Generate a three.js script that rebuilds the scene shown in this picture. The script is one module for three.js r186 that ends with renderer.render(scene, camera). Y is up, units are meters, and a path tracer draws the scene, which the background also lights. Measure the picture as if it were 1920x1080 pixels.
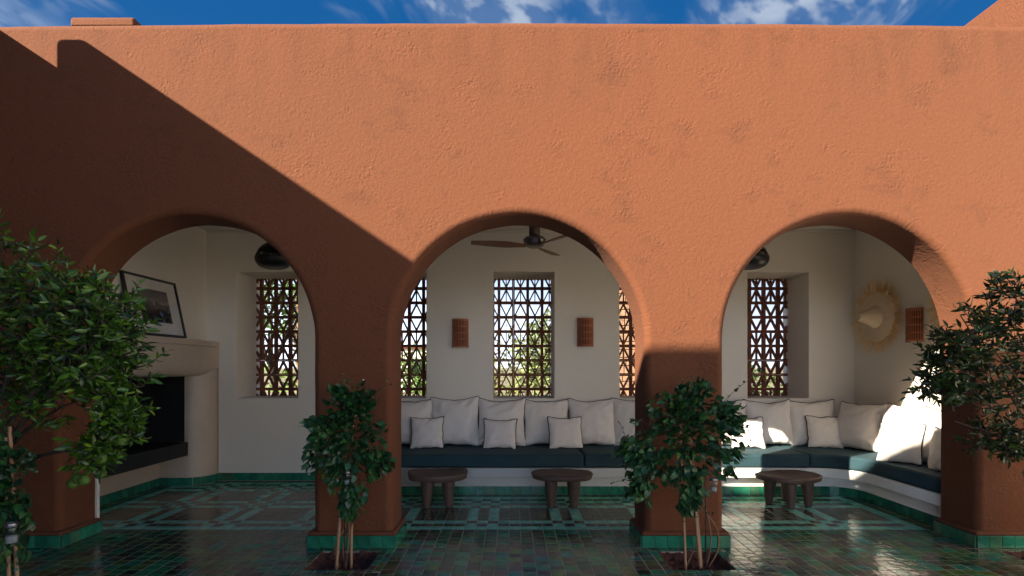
import * as THREE from 'three';
import { mergeGeometries, mergeVertices } from 'three/addons/utils/BufferGeometryUtils.js';
import { RoundedBoxGeometry } from 'three/addons/geometries/RoundedBoxGeometry.js';
import { createNoise3D } from 'simplex-noise';

// ------------------------------------------------------------------ camera, sky, sun, exposure
const scene = new THREE.Scene();
const F = 1086, EYE = 1.45, CZ = 4.70;
const camera = new THREE.PerspectiveCamera(2 * Math.atan(540 / F) * 180 / Math.PI, 1920 / 1080, 0.1, 1500);
camera.position.set(0, EYE, CZ);
camera.lookAt(0, EYE, -10);
camera.setViewOffset(1920, 1080, 0, -150, 1920, 1080);      // a shifted lens: verticals stay vertical
const renderer = new THREE.WebGLRenderer();
renderer.toneMapping = THREE.LinearToneMapping;
renderer.toneMappingExposure = 4.0;
renderer.shadowMap.enabled = true;
const SUN = new THREE.Vector3(-1, 0.672, 0.823).normalize();
const sun = new THREE.DirectionalLight(new THREE.Color(1.0, 0.90, 0.73), 4.1);
sun.position.copy(SUN).multiplyScalar(40);
sun.target.position.set(0, 0, 0);
sun.castShadow = true;
sun.shadow.radius = 1.0;
Object.assign(sun.shadow.camera, { left: -22, right: 22, top: 22, bottom: -22, near: 1, far: 120 });
sun.shadow.mapSize.set(4096, 4096);
scene.add(sun, sun.target);

function rng(seed) { let s = seed >>> 0; return () => { s = (s + 0x6d2b79f5) | 0; let t = Math.imul(s ^ (s >>> 15), 1 | s); t = (t + Math.imul(t ^ (t >>> 7), 61 | t)) ^ t; return ((t ^ (t >>> 14)) >>> 0) / 4294967296; }; }
const clamp = (x, a = 0, b = 1) => Math.min(b, Math.max(a, x)), lerp = (a, b, t) => a + (b - a) * t;
const sstep = (a, b, x) => { const t = clamp((x - a) / (b - a)); return t * t * (3 - 2 * t); };
const n3 = createNoise3D(rng(11));
const fbm3 = (x, y, z, o = 4) => { let s = 0, a = 0.5, k = 1; for (let i = 0; i < o; i++) { s += a * n3(x * k, y * k, z * k); a *= 0.5; k *= 2.03; } return s; };

const CLOUD = { ox: 68.4475, oz: 142.4301 };
function skyTexture() {
  const W = 4096, H = 2048, d = new Float32Array(W * H * 4);
  const zen = [0.0022, 0.021, 0.073], mid = [0.0026, 0.033, 0.098], hor = [0.72, 0.79, 0.88], hiHaze = [0.34, 0.54, 0.86];
  for (let r = 0; r < H; r++) {
    const el = ((r + 0.5) / H - 0.5) * Math.PI, y = Math.sin(el), ce = Math.cos(el), deg = el * 180 / Math.PI;
    for (let c = 0; c < W; c++) {
      const a = ((c + 0.5) / W - 0.5) * 2 * Math.PI, x = Math.cos(a) * ce, z = Math.sin(a) * ce, o = (r * W + c) * 4;
      const k = Math.exp(-Math.pow(Math.max(deg, 0) / 12.5, 2.2)), hb = clamp(deg / 18), side = 0.80 + 0.45 * (x * SUN.x + z * SUN.z) / Math.hypot(SUN.x, SUN.z) / Math.max(ce, 0.05), k2 = Math.exp(-Math.max(deg - 20, 0) / 28);
      const cs = clamp(x * SUN.x + y * SUN.y + z * SUN.z), glow = 0.03 * Math.pow(cs, 6) + 0.25 * Math.pow(cs, 60);
      let cl = 0;
      if (y > 0.02) {
        const px = x / (y + 0.04), pz = z / (y + 0.04);
        const u = 0.83 * px + 0.56 * pz, v = -0.56 * px + 0.83 * pz;
        const wx = fbm3(px * 1.1 + 9, pz * 1.1, 4.2, 2) * 0.35;
        const m = 0.5 + 0.75 * n3(px * 0.8 + CLOUD.ox, pz * 0.8 + CLOUD.oz, 1.3);
        const s = 0.5 + 0.8 * fbm3((u + wx) * 3.4 + CLOUD.ox, (v + wx) * 1.35 + CLOUD.oz, 0.7, 5);
        cl = sstep(0.42, 1.0, m * 0.62 + s * 0.52 - 0.12) * sstep(0.02, 0.2, y) * 0.68;
        if (cl > 0.004) cl *= 0.22 + 0.78 * sstep(0.30, 0.78, 0.5 + 0.85 * fbm3(u * 13 + wx * 5, v * 6, 2.2, 6));
      }
      for (let i = 0; i < 3; i++) {
        let L = lerp(lerp(zen[i], mid[i], k2), lerp(hor[i], hiHaze[i], hb) * side * 1.06, k) + glow * [1, 0.9, 0.75][i];
        L = lerp(L, [0.17, 0.19, 0.215][i] + glow * 0.4, cl);
        if (deg < 0) L = lerp(hor[i], [0.16, 0.12, 0.09][i], sstep(0, 6, -deg));
        d[o + i] = L;
      }
      d[o + 3] = 1;
    }
  }
  const t = new THREE.DataTexture(d, W, H, THREE.RGBAFormat, THREE.FloatType);
  t.mapping = THREE.EquirectangularReflectionMapping; t.magFilter = THREE.LinearFilter; t.needsUpdate = true;
  return t;
}
scene.background = skyTexture();
scene.environment = scene.background;

// ------------------------------------------------------------------ naming helpers
const used = new Map();
function numbered(n) { const k = used.get(n) ?? 0; used.set(n, k + 1); return k ? n + '_' + String(k).padStart(3, '0') : n; }
function tag(o, label, category, group) { if (label) o.userData.label = label; if (category) o.userData.category = category; if (group) o.userData.group = group; return o; }
function thing(name, label, category, [x, y, z] = [0, 0, 0], turn = 0, group) {
  const o = new THREE.Group(); o.name = numbered(name); o.position.set(x, y, z); o.rotation.y = turn; scene.add(o);
  return tag(o, label, category, group);
}
function part(name, geo, mat, parent) { const m = new THREE.Mesh(geo, mat); m.name = name; m.castShadow = m.receiveShadow = true; parent.add(m); return m; }
function world(name, geo, mat, parent) { const m = part(name, geo, mat, parent); m.position.sub(parent.position); return m; }   // geometry given in scene metres, parent without turn
function struct(name, geo, mat) { const m = part(numbered(name), geo, mat, scene); m.userData.kind = 'structure'; return m; }

// ------------------------------------------------------------------ geometry helpers
function finish(g) { for (const k of Object.keys(g.attributes)) if (!['position', 'normal', 'uv', 'color'].includes(k)) g.deleteAttribute(k); return g; }
function merge(list) {
  const any = list.some((g) => !g.index);
  const color = list.some((g) => g.attributes.color);
  return mergeGeometries(list.map((g) => { g = finish(any && g.index ? g.toNonIndexed() : g); if (color && !g.attributes.color) g.setAttribute('color', new THREE.BufferAttribute(new Float32Array(g.attributes.position.count * 3).fill(1), 3)); return g; }));
}
function boxUV(g) {     // metres, across the axis that each face looks along most
  if (g.index) g = g.toNonIndexed();
  const p = g.attributes.position, uv = new Float32Array(p.count * 2), a = new THREE.Vector3(), b = new THREE.Vector3(), c = new THREE.Vector3();
  for (let i = 0; i < p.count; i += 3) {
    a.fromBufferAttribute(p, i); b.fromBufferAttribute(p, i + 1).sub(a); c.fromBufferAttribute(p, i + 2).sub(a); b.cross(c);
    const X = Math.abs(b.x), Y = Math.abs(b.y), Z = Math.abs(b.z);
    for (let j = i; j < i + 3; j++) {
      const x = p.getX(j), y = p.getY(j), z = p.getZ(j);
      uv[2 * j] = X > Y && X > Z ? z : x; uv[2 * j + 1] = Y > X && Y > Z ? z : y;
    }
  }
  g.setAttribute('uv', new THREE.BufferAttribute(uv, 2));
  return g;
}
function box(x0, x1, y0, y1, z0, z1, r = 0.006) {
  const g = r ? new RoundedBoxGeometry(x1 - x0, y1 - y0, z1 - z0, 2, r) : new THREE.BoxGeometry(x1 - x0, y1 - y0, z1 - z0);
  return boxUV(g.translate((x0 + x1) / 2, (y0 + y1) / 2, (z0 + z1) / 2));
}
function tube(points, r0, r1 = r0, seg = 6, steps = 0) {   // tapered tube through points
  const curve = new THREE.CatmullRomCurve3(points.map((p) => p.isVector3 ? p : new THREE.Vector3(...p)));
  const n = steps || Math.max(2, points.length * 3), g = new THREE.TubeGeometry(curve, n, 1, seg, false), p = g.attributes.position, q = new THREE.Vector3(), c = new THREE.Vector3();
  for (let i = 0; i <= n; i++) { curve.getPointAt(i / n, c); const r = typeof r0 === 'function' ? r0(i / n) : lerp(r0, r1, i / n); for (let j = 0; j <= seg; j++) { const k = i * (seg + 1) + j; q.fromBufferAttribute(p, k).sub(c).multiplyScalar(r).add(c); p.setXYZ(k, q.x, q.y, q.z); } }
  return g;
}
const lathe = (pts, seg = 32, a0 = 0, a1 = Math.PI * 2) => new THREE.LatheGeometry(pts.map((p) => new THREE.Vector2(p[0], p[1])), seg, a0, a1);
function roundPoly(pts) {     // [x, y, radius] corners to a contour with arcs
  const out = [];
  pts.forEach(([x, y, r = 0], i) => {
    if (!r) { out.push([x, y]); return; }
    const [px, py] = pts[(i + pts.length - 1) % pts.length], [nx, ny] = pts[(i + 1) % pts.length];
    let ax = px - x, ay = py - y, bx = nx - x, by = ny - y; const la = Math.hypot(ax, ay), lb = Math.hypot(bx, by); ax /= la; ay /= la; bx /= lb; by /= lb;
    const half = Math.acos(clamp(ax * bx + ay * by, -1, 1)) / 2, t = Math.min(r / Math.tan(half), la * 0.49, lb * 0.49), rr = t * Math.tan(half);
    const mx = ax + bx, my = ay + by, ml = Math.hypot(mx, my), cx = x + mx / ml * rr / Math.sin(half), cy = y + my / ml * rr / Math.sin(half);
    let s = Math.atan2(y + ay * t - cy, x + ax * t - cx), e = Math.atan2(y + by * t - cy, x + bx * t - cx), d = e - s; while (d > Math.PI) d -= 2 * Math.PI; while (d < -Math.PI) d += 2 * Math.PI;
    const n = Math.max(2, Math.ceil(Math.abs(d) * Math.max(4, Math.sqrt(rr) * 22)));
    for (let k = 0; k <= n; k++) out.push([cx + rr * Math.cos(s + d * k / n), cy + rr * Math.sin(s + d * k / n)]);
  });
  return out;
}
// A slab whose front lies at z = 0 and whose back lies at z = -depth; arrises rounded by bf (front) and bb (back). Outer contour CCW, holes CW.
function slab(contours, depth, bf, bb, seg = 5) {
  const P = [], N = [], U = [], I = [];
  const norms = contours.map((c) => c.map((p, i) => {
    const a = c[(i + c.length - 1) % c.length], b = c[(i + 1) % c.length];
    let x1 = p[0] - a[0], y1 = p[1] - a[1], x2 = b[0] - p[0], y2 = b[1] - p[1]; const l1 = Math.hypot(x1, y1) || 1, l2 = Math.hypot(x2, y2) || 1;
    let nx = -(y1 / l1 + y2 / l2), ny = x1 / l1 + x2 / l2; const l = Math.hypot(nx, ny) || 1, k = Math.max(0.5, l / 2); return [nx / l, ny / l, 1 / k];
  }));
  const face = (b, z, nz) => {
    const start = P.length / 3, cs = contours.map((c, k) => c.map((p, i) => new THREE.Vector2(p[0] + norms[k][i][0] * b * norms[k][i][2], p[1] + norms[k][i][1] * b * norms[k][i][2])));
    for (const c of cs) for (const v of c) { P.push(v.x, v.y, z); N.push(0, 0, nz); U.push(v.x, v.y); }
    for (const [a, b2, c] of THREE.ShapeUtils.triangulateShape(cs[0], cs.slice(1))) nz > 0 ? I.push(start + a, start + b2, start + c) : I.push(start + a, start + c, start + b2);
  };
  face(bf, 0, 1); face(bb, -depth, -1);
  const prof = [];
  if (bf > 0) for (let i = 0; i <= seg; i++) { const a = i / seg * Math.PI / 2; prof.push([bf * (1 - Math.sin(a)), -bf * (1 - Math.cos(a)), Math.sin(a), Math.cos(a)]); } else prof.push([0, 0, 1, 0]);
  if (bb > 0) for (let i = 0; i <= seg; i++) { const a = i / seg * Math.PI / 2; prof.push([bb * (1 - Math.cos(a)), -depth + bb * (1 - Math.sin(a)), Math.cos(a), -Math.sin(a)]); } else prof.push([0, -depth, 1, 0]);
  contours.forEach((c, k) => {
    const start = P.length / 3, m = c.length; let len = 0;
    for (let i = 0; i <= m; i++) {
      const p = c[i % m], n = norms[k][i % m]; if (i) len += Math.hypot(p[0] - c[i - 1][0], p[1] - c[i - 1][1]);
      for (const [ins, z, side, nz] of prof) { P.push(p[0] + n[0] * ins * n[2], p[1] + n[1] * ins * n[2], z); N.push(-n[0] * side, -n[1] * side, nz); U.push(len, z - ins); }
    }
    const w = prof.length;
    for (let i = 0; i < m; i++) for (let j = 0; j < w - 1; j++) { const a = start + i * w + j, b = a + w; I.push(a, a + 1, b, b, a + 1, b + 1); }
  });
  const g = new THREE.BufferGeometry();
  g.setAttribute('position', new THREE.Float32BufferAttribute(P, 3)); g.setAttribute('normal', new THREE.Float32BufferAttribute(N, 3)); g.setAttribute('uv', new THREE.Float32BufferAttribute(U, 2)); g.setIndex(I);
  return g;
}
// A plan shape (x, z metres, given CCW seen with -z up) standing from y0 to y1.
const planSlab = (pts, y0, y1, bt, bb, seg = 4) => slab([pts.map(([x, z]) => [x, -z])], y1 - y0, bt, bb, seg).rotateX(-Math.PI / 2).translate(0, y1, 0);
const wobble = (c, amp, f = 2.2, z = 0) => c.map(([x, y]) => { const a = amp * fbm3(x * f, y * f, z, 3), b = amp * fbm3(x * f + 40, y * f, z, 3); return [x + a, y + b]; });

// ------------------------------------------------------------------ textures
const toS = (v) => { v = clamp(v); return 255 * (v <= 0.0031308 ? v * 12.92 : 1.055 * Math.pow(v, 1 / 2.4) - 0.055); };
const P3 = (() => { const r = rng(5), t = new Uint8Array(512); const a = [...Array(256).keys()]; for (let i = 255; i > 0; i--) { const j = Math.floor(r() * (i + 1)); [a[i], a[j]] = [a[j], a[i]]; } for (let i = 0; i < 512; i++) t[i] = a[i & 255]; return t; })();
const GR = [[1, 0], [-1, 0], [0, 1], [0, -1], [0.7, 0.7], [-0.7, 0.7], [0.7, -0.7], [-0.7, -0.7]];
function pn(x, y, per, seed = 0) {      // periodic gradient noise
  const X = Math.floor(x), Y = Math.floor(y), fx = x - X, fy = y - Y, u = fx * fx * fx * (fx * (fx * 6 - 15) + 10), v = fy * fy * fy * (fy * (fy * 6 - 15) + 10);
  const h = (i, j) => { const g = GR[P3[(P3[(((i % per) + per) % per + seed) & 255] + (((j % per) + per) % per)) & 511] & 7]; return g[0] * (x - i) + g[1] * (y - j); };
  return lerp(lerp(h(X, Y), h(X + 1, Y), u), lerp(h(X, Y + 1), h(X + 1, Y + 1), u), v) * 1.4;
}
function pf(u, v, per, oct, seed = 0, gain = 0.5) { let s = 0, a = 1, t = 0; for (let i = 0; i < oct; i++) { s += a * pn(u * per, v * per, per, seed + i * 17); t += a; a *= gain; per *= 2; } return s / t; }
function tex(w, h, f, srgb = true, repeat = [1, 1]) {
  const d = new Uint8Array(w * h * 4);
  for (let y = 0; y < h; y++) for (let x = 0; x < w; x++) { const c = f(x / w, y / h), o = (y * w + x) * 4; if (srgb) { d[o] = toS(c[0]); d[o + 1] = toS(c[1]); d[o + 2] = toS(c[2]); } else d[o] = d[o + 1] = d[o + 2] = 255 * clamp(c); d[o + 3] = 255; }
  const t = new THREE.DataTexture(d, w, h, THREE.RGBAFormat); t.wrapS = t.wrapT = THREE.RepeatWrapping; t.magFilter = THREE.LinearFilter; t.minFilter = THREE.LinearFilter; t.repeat.set(...repeat);
  if (srgb) t.colorSpace = THREE.SRGBColorSpace; t.needsUpdate = true; return t;
}
const again = (t, rx, ry = rx) => { const c = t.clone(); c.repeat.set(rx, ry); c.needsUpdate = true; return c; };
const mat = (o) => new THREE.MeshStandardMaterial(o), phys = (o) => new THREE.MeshPhysicalMaterial(o);
const rgb = (r, g, b) => new THREE.Color().setRGB(r, g, b);

// mud plaster: grain, trowel patches where the coarse grain stands out, slow unevenness
const plasterPatch = (u, v) => sstep(0.08, 0.36, 0.6 * pf(u, v, 14, 5, 3, 0.62) + 0.75 * pf(u, v, 38, 4, 9, 0.7) - 0.02);
const redMap = tex(1536, 1024, (u, v) => {
  const m = plasterPatch(u, v), a = pf(u, v, 4, 5, 21), g = pf(u, v, 380, 2, 31), y = v * 6.2, rain = sstep(3.2, 4.3, y) * (y < 4.6 ? 1 : 0) * clamp(pf(u, v * 0.12, 60, 3, 77) + 0.15), dust = sstep(0.55, 0.1, y) * (0.5 + pf(u, v, 24, 3, 78)), k = 1 + 0.09 * a + 0.15 * g - 0.115 * m - 0.22 * rain + 0.10 * dust;
  return [0.138 * k, 0.0438 * k * (1 - 0.05 * a), 0.0162 * k * (1 - 0.08 * a)];
}, true, [1 / 9.3, 1 / 6.2]);
const rN = rng(91), BW = 2048, BH = 1365;
function grainField(sigma) {        // filtered white noise, unit variance, wraps round
  let f = new Float32Array(BW * BH).map(() => rN() - 0.5); const R = Math.ceil(sigma * 2.5), w = []; for (let i = -R; i <= R; i++) w.push(Math.exp(-i * i / (2 * sigma * sigma)));
  for (const ax of [0, 1]) { const o = new Float32Array(BW * BH); for (let y = 0; y < BH; y++) for (let x = 0; x < BW; x++) { let s = 0; for (let i = -R; i <= R; i++) s += w[i + R] * (ax ? f[((y + i + BH) % BH) * BW + x] : f[y * BW + ((x + i + BW) % BW)]); o[y * BW + x] = s; } f = o; }
  let v = 0; for (const x of f) v += x * x; v = Math.sqrt(v / f.length); return f.map((x) => x / v);
}
const grainA = grainField(1.7), grainB = grainField(3.6);
const redBump = tex(BW, BH, (u, v) => {
  const m = sstep(0.05, 0.4, 0.6 * pf(u, v, 9, 5, 3, 0.62) + 0.75 * pf(u, v, 25, 4, 9, 0.7)), s = pf(u, v, 7, 4, 51), o = Math.round(v * BH) * BW + Math.round(u * BW);
  return 0.5 + 0.08 * s + (grainA[o] * 0.085 + grainB[o] * 0.035) * (0.5 + 0.9 * m) - 0.05 * m;
}, false, [1 / 6.2, 1 / 4.13]);
const fineBump = tex(1024, 1024, (u, v) => 0.5 + 0.30 * pf(u, v, 120, 3, 61, 0.65) + 0.25 * pf(u, v, 6, 4, 71), false, [1 / 2.4, 1 / 2.4]);
const M = {};
M.red = mat({ map: redMap, bumpMap: redBump, bumpScale: 0.0092, roughness: 0.95 });
const whiteMap = tex(768, 768, (u, v) => { const k = 1 + 0.05 * pf(u, v, 3, 5, 2) + 0.02 * pf(u, v, 60, 2, 8); return [0.80 * k, 0.73 * k, 0.64 * k]; }, true, [1 / 3.1, 1 / 3.1]);
M.white = mat({ map: whiteMap, bumpMap: again(fineBump, 1 / 3, 1 / 3), bumpScale: 0.0022, roughness: 0.85 });
const tadMap = tex(768, 768, (u, v) => { const a = pf(u, v, 4, 6, 12), b = Math.abs(pf(u, v, 9, 4, 19)), k = 1 + 0.16 * a + 0.10 * b; return [0.60 * k, 0.475 * k * (1 - 0.03 * a), 0.365 * k * (1 - 0.06 * a)]; }, true, [1 / 1.7, 1 / 1.7]);
M.tadelakt = mat({ map: tadMap, bumpMap: again(fineBump, 1 / 4, 1 / 4), bumpScale: 0.002, roughness: 0.38 });
M.bench = mat({ map: whiteMap, color: rgb(1.05, 1.08, 1.12), bumpMap: again(fineBump, 1 / 2, 1 / 2), bumpScale: 0.002, roughness: 0.7 });
const sootMap = tex(256, 256, (u, v) => { const k = 1 + 0.4 * pf(u, v, 4, 5, 3); return [0.010 * k, 0.010 * k, 0.012 * k]; });
M.soot = mat({ map: sootMap, roughness: 0.9 });
M.blackStone = mat({ map: sootMap, bumpMap: fineBump, bumpScale: 0.001, roughness: 0.55 });
M.ceiling = mat({ map: whiteMap, color: rgb(0.95, 0.95, 0.95), roughness: 0.9 });

// glazed tiles: mottled glaze, softly wavy surface
const glaze = tex(512, 512, (u, v) => { const a = pf(u, v, 6, 5, 4), b = pf(u, v, 40, 3, 14), k = 1 + 0.55 * a + 0.28 * b; return [0.62 * k * (1 + 0.25 * a), 0.62 * k, 0.62 * k * (1 - 0.2 * b)]; }, true, [1 / 0.62, 1 / 0.62]);
const glazeBump = tex(512, 512, (u, v) => 0.5 + 0.55 * pf(u, v, 14, 3, 24, 0.6) + 0.1 * pf(u, v, 90, 2, 28), false, [1 / 0.42, 1 / 0.42]);
const tileMat = (r, g, b, o = {}) => phys({ map: glaze, color: rgb(r / 0.62, g / 0.62, b / 0.62), bumpMap: glazeBump, bumpScale: 0.0012, roughness: 0.04, specularIntensity: 0.9, ...o });
const DARK = [[0.0184, 0.126, 0.0552], [0.0759, 0.0864, 0.0432], [0.0161, 0.192, 0.096], [0.0667, 0.15, 0.0408], [0.0978, 0.0744, 0.0552], [0.0138, 0.072, 0.0408], [0.0253, 0.174, 0.0696], [0.0978, 0.138, 0.0432], [0.0138, 0.156, 0.1152], [0.0575, 0.048, 0.036], [0.0207, 0.0576, 0.0264], [0.046, 0.102, 0.0432]];
const DEEP = [[0.0601, 0.063, 0.0396], [0.0739, 0.0788, 0.0484], [0.0416, 0.063, 0.0352], [0.0508, 0.0893, 0.0396], [0.0785, 0.0683, 0.0484]];
const PALE = [[0.1848, 0.5564, 0.4281], [0.1631, 0.5175, 0.416], [0.2065, 0.5822, 0.4281]];
const GREEN = [[0.0187, 0.1628, 0.0951], [0.0234, 0.1888, 0.1102], [0.0164, 0.1302, 0.0812], [0.0515, 0.1562, 0.0812], [0.0187, 0.1758, 0.116]];
const tints = { dark: DARK, deep: DEEP, pale: PALE, green: GREEN };
for (const k of Object.keys(tints)) M[k] = tints[k].map((c) => tileMat(...c, k === 'green' ? { bumpScale: 0.0005, roughness: 0.18 } : {}));
M.tileMass = phys({ map: glaze, vertexColors: true, bumpMap: glazeBump, bumpScale: 0.0012, roughness: 0.04, specularIntensity: 0.9 });
const groutMap = tex(256, 256, (u, v) => { const k = 1 + 0.3 * pf(u, v, 8, 4, 6); return [0.33 * k, 0.27 * k, 0.235 * k]; }, true, [2, 2]);
M.grout = mat({ map: groutMap, roughness: 0.95 });

// ------------------------------------------------------------------ the arcade wall
const COL = [-3.99, -1.294, 1.40, 4.095], HALF = 0.32, SPRING = 1.655, TOP = 4.272, THICK = 0.41;
function arcadeContour(inset = 0, x0 = -4.95, x1 = 6.6, top = TOP) {
  const c = [[x0, 0]];
  for (let k = 0; k < 3; k++) {
    const l = COL[k] + HALF - inset, r = COL[k + 1] - HALF + inset, R = (r - l) / 2, cx = (l + r) / 2, rise = R * 1.018;
    for (let i = 0; i <= 12; i++) c.push([l, SPRING * i / 12]);
    for (let i = 1; i < 64; i++) { const a = Math.PI * (1 - i / 64), e = 1.01; const ca = Math.cos(a), sa = Math.sin(a); c.push([cx + R * Math.sign(ca) * Math.pow(Math.abs(ca), 1 / e), SPRING + rise * Math.pow(sa, 1 / e)]); }
    for (let i = 12; i >= 0; i--) c.push([r, SPRING * i / 12]);
  }
  c.push([x1, 0]);
  const n = 60; for (let i = 0; i <= n; i++) { const x = lerp(x1, x0, i / n); c.push([x, top - 0.030 * (x / 4.2) ** 2 * (Math.abs(x) < 5 ? 1 : 0.6) + 0.003 * n3(x * 1.2, 3, 0)]); }
  return c;
}
const arcade = thing('arcade_wall', 'tall terracotta plaster wall with three round arches on square columns', 'wall', [0, 0, 0]);
world('wall', slab([wobble(arcadeContour(), 0.005)], THICK, 0.060, 0.02, 7), M.red, arcade);
world('lining', slab([arcadeContour(0.035, -4.3, 4.42, 3.4)], 0.02, 0, 0).translate(0, 0, -THICK - 0.002), M.white, arcade);
const skirtShape = (w, h = 0.1, d = 0.012) => { const g = boxUV(new RoundedBoxGeometry(w - 0.003, h - 0.003, d, 1, 0.002)); return g.translate(0, h / 2 + 0.0005, d / 2); };
const skirtGeo = skirtShape(0.1), rT = rng(77);
function uvShift(g, r) { g = g.clone(); const uv = g.attributes.uv, a = r() * 3, b = r() * 3; for (let i = 0; i < uv.count; i++) uv.setXY(i, uv.getX(i) + a, uv.getY(i) + b); return g; }
const skirtVar = [...Array(6)].map(() => uvShift(skirtGeo, rT));
function skirtTile(parent, x, z, turn, w = 0.1, pal = M.green) {
  const m = part('skirting_tile', skirtVar[Math.floor(rT() * 6)], pal[Math.floor(rT() * rT() * pal.length * 1.3) % pal.length], parent);
  m.position.set(x - parent.position.x, 0.0005, z - parent.position.z); m.rotation.y = turn + (rT() - 0.5) * 0.012; m.rotation.x = (rT() - 0.5) * 0.012; m.scale.x = w / 0.1; return m;
}
function skirtLine(parent, pts, off = 0, pal) {    // tiles along a polyline (x, z); they look to the left of its direction
  let carry = 0; const W = 0.1; const segs = []; let total = 0;
  for (let i = 1; i < pts.length; i++) { const l = Math.hypot(pts[i][0] - pts[i - 1][0], pts[i][1] - pts[i - 1][1]); segs.push([pts[i - 1], pts[i], total, l]); total += l; }
  const n = Math.max(1, Math.round(total / W)), w = total / n;
  const at = (s) => { for (const [a, b, t, l] of segs) if (s <= t + l + 1e-6) { const k = (s - t) / l; return [lerp(a[0], b[0], k), lerp(a[1], b[1], k)]; } return pts[pts.length - 1]; };
  for (let i = 0; i < n; i++) { const a = at(i * w), b = at((i + 1) * w), dx = b[0] - a[0], dz = b[1] - a[1], l = Math.hypot(dx, dz); skirtTile(parent, (a[0] + b[0]) / 2, (a[1] + b[1]) / 2, Math.atan2(-dz, dx), l, pal); }
}
const PL = 0.352;
for (const cx of COL) {
  const z0 = 0.032, z1 = -THICK - 0.02;
  world('plinth', planSlab(roundPoly([[cx - PL, z0, 0.02], [cx - PL, z1, 0.02], [cx + PL, z1, 0.02], [cx + PL, z0, 0.02]].reverse().map((p) => p)).reverse(), 0, 0.101, 0.0, 0), M.red, arcade);
  world('ledge', planSlab(roundPoly([[cx - PL - 0.006, z0 + 0.006, 0.02], [cx + PL + 0.006, z0 + 0.006, 0.02], [cx + PL + 0.006, z1, 0.02], [cx - PL - 0.006, z1, 0.02]]), 0.1015, 0.128, 0.024, 0.004), M.red, arcade);
  if (cx > -3.5) skirtLine(arcade, [[cx - PL, z1], [cx - PL, z0]]);
  skirtLine(arcade, [[cx - PL, z0], [cx + PL, z0]]);
  skirtLine(arcade, [[cx + PL, z0], [cx + PL, z1]]);
}

// ------------------------------------------------------------------ floors of glazed tiles
const T = 0.10125, GX = -0.431, GZ = -0.505;
const PITS = [[-4.21, -3.74], [-1.50, -1.04], [1.147, 1.612], [3.86, 4.33]].map(([a, b]) => [a, b, 0.12, 0.545]).concat([[-3.35, -2.66, 1.2, 1.78]]);
const RZ = -2.77, RX = 4.42, BZ = -1.925, BX = 3.88;
const rF = rng(303);
function topTile(w, d, r) {     // a softly domed, chamfered tile; top near y = 0
  const e = 0.0025, s = () => (r() - 0.5) * 0.0010, h = [s(), s(), s(), s()], mid = 0.0006, y0 = -0.0016, q = (h[0] + h[1] + h[2] + h[3]) / 4 + mid;
  const X = w / 2, Z = d / 2, x = X - e, z = Z - e;
  const v = [[-x, h[0], -z], [x, h[1], -z], [x, h[2], z], [-x, h[3], z], [0, q, 0], [-X, y0, -Z], [X, y0, -Z], [X, y0, Z], [-X, y0, Z]];
  const f = [[0, 4, 1], [1, 4, 2], [2, 4, 3], [3, 4, 0], [0, 1, 6], [0, 6, 5], [1, 2, 7], [1, 7, 6], [2, 3, 8], [2, 8, 7], [3, 0, 5], [3, 5, 8]];
  const P = [], U = [], u0 = r() * 5, v0 = r() * 5;
  for (const t of f) for (const i of t) { P.push(...v[i]); U.push(u0 + v[i][0], v0 + v[i][2]); }
  const g = new THREE.BufferGeometry(); g.setAttribute('position', new THREE.Float32BufferAttribute(P, 3)); g.setAttribute('uv', new THREE.Float32BufferAttribute(U, 2)); g.computeVertexNormals();
  const n = g.attributes.normal; for (let i = 0; i < 12; i++) { const nx = n.getX(i), ny = n.getY(i), nz = n.getZ(i); n.setXYZ(i, nx, ny, nz); }
  return g;
}
const BANK = [...Array(14)].map(() => topTile(T - 0.0042, T - 0.0042, rF));
function trim(t, blocks) {
  let [x0, x1, z0, z1] = t;
  for (const [a, b, c, d] of blocks) {
    if (x1 <= a || x0 >= b || z1 <= c || z0 >= d) continue;
    const cuts = [[x1 - a, () => { x1 = a; }], [b - x0, () => { x0 = b; }], [z1 - c, () => { z1 = c; }], [d - z0, () => { z0 = d; }]].sort((p, q) => p[0] - q[0]);
    cuts[0][1](); if (x1 - x0 < 0.008 || z1 - z0 < 0.008) return null;
  }
  return [x0, x1, z0, z1];
}
const colBlocks = COL.map((c) => [c - PL - 0.01, c + PL + 0.01, -THICK - 0.03, 0.04]);
function patternAt(i, j) {        // i across, j into the gallery; pale bands of the woven border
  if (i > 40 || i < -37) return 'dark';
  if (i === 40 || i === -37 || j === 0) return 'pale';
  const bench = i > -11;                              // the bench side ends earlier
  if (bench ? j === 12 : j === 20) return 'pale';
  if (bench ? j > 12 : j > 20) return 'deep';
  const m = (k) => ((k % 8) + 8) % 8, L = (k) => m(k) === 0 || m(k) === 2;
  return L(i) !== L(j) ? 'pale' : 'deep';
}
const RIMS = PITS.map(([a, b, c, d]) => [a - 0.052, b + 0.052, c - 0.052, d + 0.052]), tiles = [];
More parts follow.
